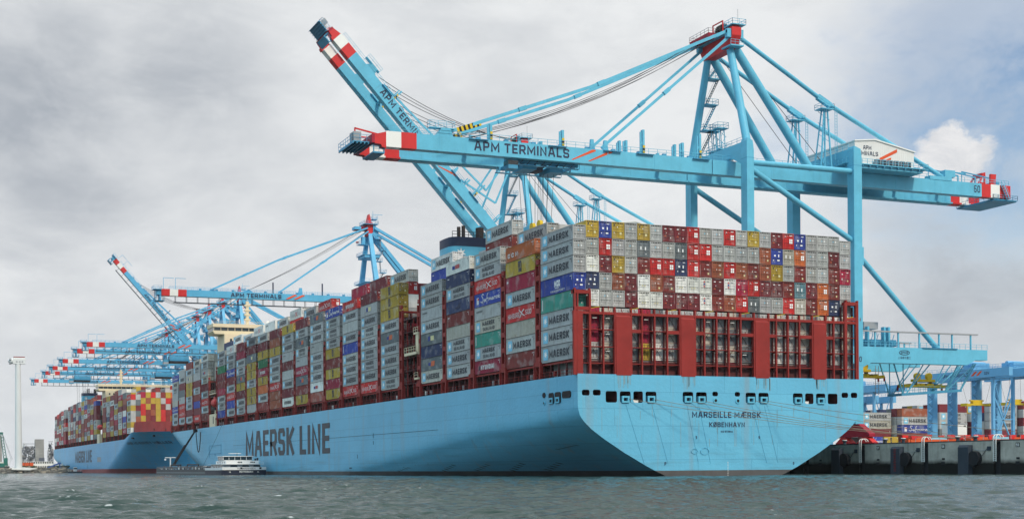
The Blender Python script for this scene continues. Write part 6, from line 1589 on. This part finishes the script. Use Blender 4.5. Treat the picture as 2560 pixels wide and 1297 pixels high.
# ---------------------------------------------------------------- left shore, turbine, works
SAND = mat('shore sand and rubble', (.40, .345, .27), .95, .45, .08, bump=.4)
ROCK = mat('dark rock armour', (.17, .16, .14), .95, .5, .5, bump=.6)
mb = MB(); rr = random.Random(11)
edge = [(-420, 700), (-200, 712), (-60, 700), (-38, 678), (-20, 672), (-4, 690), (10, 760), (30, 860)]
inner = [(-420, 740), (-200, 745), (-60, 712), (-40, 690), (-24, 688), (-8, 702), (4, 770), (26, 866)]
for (a, b), (c, d) in zip(zip(edge, edge[1:]), zip(inner, inner[1:])): mb.poly([(*a, -1), (*b, -1), (*d, 3.4), (*c, 3.4)], ROCK)
for (c, d) in zip(inner, inner[1:]): mb.poly([(*c, 3.4), (*d, 3.4), (d[0]+20, 2600, 4.8), (c[0]-40, 2600, 4.8)], SAND)
for k in range(420):
    i = rr.randrange(len(edge)-1); u = rr.random(); v = rr.random(); a = Vector((*edge[i], 0)).lerp(Vector((*edge[i+1], 0)), u); b = Vector((*inner[i], 3.4)).lerp(Vector((*inner[i+1], 3.4)), u); p = a.lerp(b, v); s_ = rr.uniform(.5, 1.5)
    mb.beam(p-Vector((s_, 0, 0)), p+Vector((s_*rr.uniform(.4, 1), rr.uniform(-.5, .5), rr.uniform(0, .7))), s_, s_*.7, ROCK if rr.random() < .7 else SAND)
tag(mb.build('shore'), None, None, kind='structure')
TW = mat('turbine white', (.62, .63, .62), .45, .05, .1, .05, (.4, .4, .4))
t = thing('wind_turbine', (-37.2, 685, 3), 'tall white turbine tower on the left shore, nacelle without blades', 'wind turbine'); to = (-37.2, 685, 3)
mb = MB(off=to); mb.tube((-37.2, 685, 2.8), (-37.2, 685, 70.2), 2.35, TW, 28, 1.75); mb.build('tower', t)
mb = MB(off=to)
n_ = 14; prof = [(-3.6, 1.1), (-3.2, 1.7), (-1.0, 1.9), (3.6, 1.9), (4.6, 1.7)]
mb.box(-40.3, -32.6, 683.3, 686.9, 70.2, 73.8, TW); mb.prism([(-40.3, 683.3, 73.8), (-40.3, 686.9, 73.8), (-39.6, 686.5, 74.4), (-39.6, 683.7, 74.4)], (7, 0, 0), TW)
mb.box(-39.8, -32.5, 683.28, 683.3, 73.1, 73.6, WHT); nc = mb.build('nacelle', t)
mb = MB(off=to); mb.box(-39.9, -33.0, 683.5, 686.7, 74.4, 74.9, SHIPRED); mb.build('roof_rail', nc)
mb = MB(off=to)
for x in (-38, -36.2, -34.6): mb.tube((x, 683.22, 71.6), (x, 683.3, 71.6), .5, GREY, 12)
mb.build('vent', nc)
mb = MB(off=to); mb.tube((-40.3, 685, 72.1), (-41.4, 685, 72.1), 1.9, TW, 18, 1.8); mb.tube((-41.4, 685, 72.1), (-43.2, 685, 72.1), 1.8, TW, 18, .9); 
for a in range(3): b = a*2.094+.5; mb.tube((-42, 685, 72.1), (-42, 685+2.3*math.cos(b), 72.1+2.3*math.sin(b)), .8, GREY, 12, .75)
mb.build('hub', t)
mb = MB(off=to); mb.prism([(-42, 679, 2.2), (-31, 677.5, 1.8), (-26, 682, 2.6), (-33, 690, 3.4), (-41, 690, 3.4)], (0, 0, .5), mat('pale concrete pad', (.55, .54, .5), .8, .15)); mb.build('base_pad', t)
HAZ1 = mat('hazy steel works grey', (.16, .17, .19), .8, .3, .1); HAZ2 = mat('weathered concrete tower', (.27, .265, .25), .85, .25, .15, .2, (.2, .19, .17)); HAZ3 = mat('works pipework', (.10, .11, .14), .8, .4)
def blocks(name, x0, x1, y, z0, z1, label, cat, n, seed, mt=HAZ1, lattice=True):
    r_ = random.Random(seed); t_ = thing(name, ((x0+x1)/2, y, z0), label, cat); oo = tuple(t_.location); mb = MB(off=oo); w = x1-x0
    nx = max(2, int(w/2.6)); nz_ = max(2, int((z1-z0)/3.4))
    for i in range(nx+1):
        for d in (0, 9): x = x0+w*i/nx; hh = z0+(z1-z0)*r_.uniform(.6, 1); mb.box(x-.22, x+.22, y+d, y+d+.5, z0, hh, mt)
    for k in range(1, nz_+1):
        z = z0+(z1-z0)*k/nz_*.97; xa = x0+(w*.25*r_.random() if k > nz_*.7 else 0); xb_ = x1-(w*.25*r_.random() if k > nz_*.7 else 0); mb.box(xa, xb_, y, y+9, z-.2, z+.2, mt)
    mb.build('steel_frame', t_); mb = MB(off=oo)
    for k in range(n):
        x = r_.uniform(x0, x1-1.5); z = r_.uniform(z0, z0+(z1-z0)*.8); s_ = r_.uniform(.8, 2.6)
        if r_.random() < .5: mb.box(x, x+s_, y+1, y+6, z, z+r_.uniform(.8, 3), r_.choice([HAZ1, HAZ3, HAZ3, HAZ2]))
        else: mb.tube((x, y+2+r_.random()*4, z), (x+r_.uniform(-3, 3), y+3, z+r_.uniform(1, 6)), r_.uniform(.15, .7), r_.choice([HAZ1, HAZ3, WHT]), 8)
    mb.build('plant_units', t_); return t_
blocks('process_plant', 26.5, 43, 1458, 4.3, 35, 'dark grey steel process plant behind the turbine tower', 'plant', 150, 2)
blocks('process_plant', 22, 27, 1462, 4.3, 29, 'narrow steel rack directly left of the white turbine tower', 'plant', 30, 3)
blocks('process_plant', 57, 63, 1449, 4.3, 37.5, 'slim steel column tower beside the far ship stern', 'plant', 60, 4)
t = thing('concrete_tower', (47, 1452, 4), 'pale square concrete tower block right of the process plant', 'tower')
mb = MB(off=(47, 1452, 4)); mb.box(42, 52.2, 1452, 1462, 4, 39.4, HAZ2)
for k in range(1, 13): mb.box(41.9, 52.3, 1451.9, 1451.99, 4+k*2.8, 4.15+k*2.8, HAZ1)
for k in range(3): mb.box(44+k*2.8, 44.3+k*2.8, 1451.8, 1451.99, 4, 39, HAZ2)
mb.box(46, 52.6, 1451, 1451.9, 4, 17, HAZ3); mb.build('tower_wall', t)
t = thing('silo', (-1, 1470, 4), 'grey storage silo cut by the left edge', 'silo'); mb = MB(off=(-1, 1470, 4)); mb.tube((-1, 1470, 4), (-1, 1470, 43.5), 5.4, HAZ2, 20); mb.tube((-1, 1470, 43.5), (-1, 1470, 45), 5.0, HAZ1, 20, 2); mb.build('silo_wall', t)
GRN = mat('crane green', (.02, .14, .11), .6, .15)
t = thing('crawler_crane', (-50, 700, 3), 'dark green lattice boom crane at the left edge', 'crane'); oo = (-50, 700, 3)
mb = MB(off=oo); b0 = Vector((-43.9, 700, 5)); b1 = Vector((-46.6, 701, 26.2))
for dx in (-.8, .8):
    for dy in (-.8, .8): mb.beam(b0+Vector((dx*1.3, dy*1.3, 0)), b1+Vector((dx*.75, dy*.7, 0)), .3, .3, GRN)
for k in range(11):
    p = b0.lerp(b1, k/11); q = b0.lerp(b1, (k+1)/11); w = 1.05-.4*k/11
    mb.beam(p+Vector((-w, -w, 0)), q+Vector((w, -w, 0)), .18, .18, GRN); mb.beam(p+Vector((w, -w, 0)), q+Vector((-w, -w, 0)), .18, .18, GRN); mb.beam(p+Vector((w, w, 0)), q+Vector((w, -w, 0)), .18, .18, GRN)
mb.box(-45.0, -42.9, 699, 701, 5, 10, GRN); mb.box(-47.6, -45.7, 700, 702, 25.4, 26.8, GRN); mb.build('boom', t)
mb = MB(off=oo); mb.box(-52, -45, 697.5, 703, 4.2, 6.6, GRN); mb.box(-54, -50, 698, 703, 4.4, 6.0, DARK); mb.build('cab', t)
mb = MB(off=oo); mb.box(-53.5, -43, 696.3, 697.5, 2.8, 4.2, DARK); mb.box(-53.5, -43, 703, 704.2, 2.8, 4.2, DARK); mb.build('crawler_track', t)
mb = MB(off=oo)
for d in (0, .8): mb.beam((-46.2, 701, 26.4), (-40.6+d, 700, 9), .12, .12, DARK)
mb.beam((-42.6, 700, 5), (-40.4, 700, 9.5), .3, .3, WHT); mb.build('stay_rope', t)
def lowhouse(x0, x1, y, z0, z1, label, mt, name='office_building', win=True):
    t_ = thing(name, (x0, y, z0), label, 'building'); mb = MB(off=(x0, y, z0)); mb.box(x0, x1, y, y+8, z0, z1, mt); mb.box(x0-.2, x1+.2, y-.2, y+8.2, z1, z1+.25, mt); mb.build('wall', t_)
    if win:
        mb = MB(off=(x0, y, z0)); n = int((x1-x0)/1.5)
        for lvl in np.arange(z0+1.0, z1-1, 2.8):
            for k in range(n): mb.box(x0+.5+k*1.5, x0+1.4+k*1.5, y-.05, y, lvl, lvl+1.1, GLASS)
        mb.build('window', t_)
lowhouse(-33, -10.5, 735, 2.7, 7.6, 'white low building with window rows behind the turbine base', WHT)
lowhouse(-9.5, -3, 742, 2.7, 6.1, 'smaller white shed right of the low building', WHT)
lowhouse(-49, -41, 742, 2.7, 7.6, 'pale cabin left of the turbine tower', WHT, win=False)
for k, w in ((0, 'left'), (1, 'middle'), (2, 'right')):
    x = -33+k*2.9; mb = MB(off=(x, 722, 2.7)); mb.box(x, x+2.5, 722, 728, 2.7, 7.0, AOR)
    for j in range(5): mb.box(x+.2+j*.48, x+.36+j*.48, 721.94, 721.99, 2.9, 6.8, AOR)
    o = mb.build('orange_tank', None, (x, 722, 2.7)); tag(o, 'orange container tank on the shore, %s of three' % w, 'tank', 'orange tanks on the shore')
mb = MB(off=(-15, 705, 2.6)); BLU = mat('machine blue', (.03, .09, .30), .6, .15)
mb.beam((-17, 705, 3.4), (-9.5, 706, 6.4), 1.1, .8, BLU); mb.beam((-17.5, 705, 3.3), (-13, 705, 3.5), 1.5, .9, BLU); mb.beam((-9.5, 706, 6.3), (-8.8, 706, 3), .5, .5, BLU); mb.tube((-15, 704.4, 3), (-15, 706, 3), .6, DARK, 10); mb.box(-10.5, -8.5, 705, 707, 5.8, 6.9, BLU)
tag(mb.build('loading_conveyor', None, (-15, 705, 2.6)), 'blue loading conveyor on the shore by the far ship stern', 'conveyor')
mb = MB(off=(-6, 660, 0)); mb.box(-9, 6, 658, 662, -.3, .9, DARK); mb.rail([(-9, 658, .9), (6, 658, .9)], WHT, 1.1, 1.5, .1); mb.box(-5.5, -3.5, 659, 661, .9, 3.8, WHT); mb.box(-5.6, -3.4, 658.95, 659, 2.4, 3.2, GLASS)
tag(mb.build('pontoon_boat', None, (-6, 660, 0)), 'small dark work pontoon with railing at the far ship stern', 'boat')
mb = MB(); rr = random.Random(17); SCR = mat('shore scrub', (.05, .07, .035), .95, .4, .3)
for k in range(900):
    x = rr.choice([rr.uniform(-52, -41), rr.uniform(-16, -2), rr.uniform(-34, -24)]); y = rr.uniform(706, 722); s_ = rr.uniform(.2, .6); z = 3.4+rr.uniform(0, 1.1); a = rr.uniform(0, 6.3)
    mb.poly([(x-s_*math.cos(a), y-s_*math.sin(a), z), (x+s_*math.cos(a), y+s_*math.sin(a), z), (x+rr.uniform(-.3, .3), y, z+s_*1.5)], SCR)
tag(mb.build('shore_scrub'), 'low dark scrub along the left shore', 'scrub', None, 'stuff')

# ---------------------------------------------------------------- water
def water():
    M_ = bpy.data.materials.new('harbour_water'); M_.use_nodes = True; nt = M_.node_tree; N = nt.nodes; L = nt.links; b = N['Principled BSDF']
    b.inputs['Base Color'].default_value = (.026, .048, .043, 1); b.inputs['Roughness'].default_value = .08; b.inputs['IOR'].default_value = 1.16
    g = N.new('ShaderNodeNewGeometry'); bp0 = None
    for sc_, st, dist, ax in ((1.4, 1, .20, (.5, 1, 1)), (4.2, 1, .06, (.6, 1, 1))):
        mp = N.new('ShaderNodeMapping'); mp.inputs['Scale'].default_value = ax; mp.inputs['Rotation'].default_value = (0, 0, R(-22)); L.new(g.outputs['Position'], mp.inputs[0])
        nz = N.new('ShaderNodeTexNoise'); nz.inputs['Scale'].default_value = sc_; nz.inputs['Detail'].default_value = 4; nz.inputs['Roughness'].default_value = .6; L.new(mp.outputs[0], nz.inputs['Vector'])
        bp = N.new('ShaderNodeBump'); bp.inputs['Strength'].default_value = st; bp.inputs['Distance'].default_value = dist; L.new(nz.outputs[0], bp.inputs['Height'])
        if bp0: L.new(bp0.outputs[0], bp.inputs['Normal'])
        bp0 = bp
    L.new(bp0.outputs[0], b.inputs['Normal'])
    # foam flecks on the steepest crests
    at = N.new('ShaderNodeAttribute'); at.attribute_name = 'crest'; nz = N.new('ShaderNodeTexNoise'); nz.inputs['Scale'].default_value = 3.0; nz.inputs['Detail'].default_value = 6; L.new(g.outputs['Position'], nz.inputs['Vector'])
    ml = N.new('ShaderNodeMath'); ml.operation = 'MULTIPLY'; L.new(at.outputs['Fac'], ml.inputs[0])
    mr0 = N.new('ShaderNodeMapRange'); L.new(nz.outputs[0], mr0.inputs[0]); mr0.inputs[1].default_value = .5; mr0.inputs[2].default_value = .64; L.new(mr0.outputs[0], ml.inputs[1])
    mx = N.new('ShaderNodeMixShader'); fo = N.new('ShaderNodeBsdfDiffuse'); fo.inputs[0].default_value = (.6, .62, .62, 1); L.new(ml.outputs[0], mx.inputs[0]); L.new(b.outputs[0], mx.inputs[1]); L.new(fo.outputs[0], mx.inputs[2]); L.new(mx.outputs[0], N['Material Output'].inputs[0])
    rng = np.random.default_rng(4)
    nr, na = 1400, 1000
    rad = 22*np.exp(np.linspace(0, 1, nr)*math.log(5000/22)); th = np.radians(np.linspace(-18, 62, na))
    Rr, T = np.meshgrid(rad, th, indexing='ij')
    X = CAM.x+Rr*np.sin(T); Y = CAM.y+Rr*np.cos(T); H = np.zeros_like(X); DX = np.zeros_like(X); DY = np.zeros_like(X); SL = np.zeros_like(X)
    step = np.maximum(np.gradient(rad)[:, None]*np.ones_like(T), Rr*(th[1]-th[0]))
    wind = math.radians(88)
    for lam in np.exp(np.linspace(math.log(.42), math.log(4.6), 72)):
        a = .0102*lam**.86*rng.uniform(.6, 1.4); d = wind+rng.normal(0, .5); k = 2*math.pi/lam; ph = rng.uniform(0, 6.28)
        f = np.clip((lam/step-2.0)/2.5, 0, 1); p = k*(X*math.cos(d)+Y*math.sin(d))+ph
        sn = np.sin(p); cs = np.cos(p)
        H += a*f*cs; DX -= .8*a*f*math.cos(d)*sn; DY -= .8*a*f*math.sin(d)*sn; SL += a*k*f*cs
    gust = .78+.22*np.sin(X*.031+1.3*np.sin(Y*.023))*np.sin(Y*.027+X*.011)
    H *= gust; SL *= gust
    co = np.stack([X+DX, Y+DY, H], -1).reshape(-1, 3)
    idx = np.arange(nr*na).reshape(nr, na); q = np.stack([idx[:-1, :-1], idx[:-1, 1:], idx[1:, 1:], idx[1:, :-1]], -1).reshape(-1, 4)
    me = bpy.data.meshes.new('water'); me.vertices.add(len(co)); me.vertices.foreach_set('co', co.ravel()); me.loops.add(q.size); me.loops.foreach_set('vertex_index', q.ravel()[::-1].copy().astype(np.int32))
    me.polygons.add(len(q)); me.polygons.foreach_set('loop_start', np.arange(0, q.size, 4, dtype=np.int32)); me.polygons.foreach_set('use_smooth', np.ones(len(q), dtype=bool)); me.update(calc_edges=True)
    at_ = me.attributes.new('crest', 'FLOAT', 'POINT'); sg = SL[Rr < 150].std(); cr = np.clip((SL-2.8*sg)/(.6*sg), 0, 1)*(Rr < 420); at_.data.foreach_set('value', cr.ravel().astype(np.float32))
    me.materials.append(M_); o = link('water', me); tag(o, None, None, kind='structure')
    far = MB(); far.box(-5200, 5200, -5200, 5200, -5.5, -1.6, M_); tag(far.build('deep_water'), None, None, kind='structure')
water()

# ---------------------------------------------------------------- harbour air
def haze():
    M_ = bpy.data.materials.new('haze'); M_.use_nodes = True; nt = M_.node_tree; N = nt.nodes; N.remove(N['Principled BSDF'])
    v = N.new('ShaderNodeVolumePrincipled'); v.inputs['Color'].default_value = (.93, .96, 1, 1); v.inputs['Density'].default_value = .00004; v.inputs['Anisotropy'].default_value = .2
    nt.links.new(v.outputs[0], N['Material Output'].inputs['Volume'])
    mb = MB(); mb.box(-5600, 5600, -5600, 5600, -7.5, 142, M_); o = mb.build('haze'); tag(o, None, None, kind='stuff')
haze()
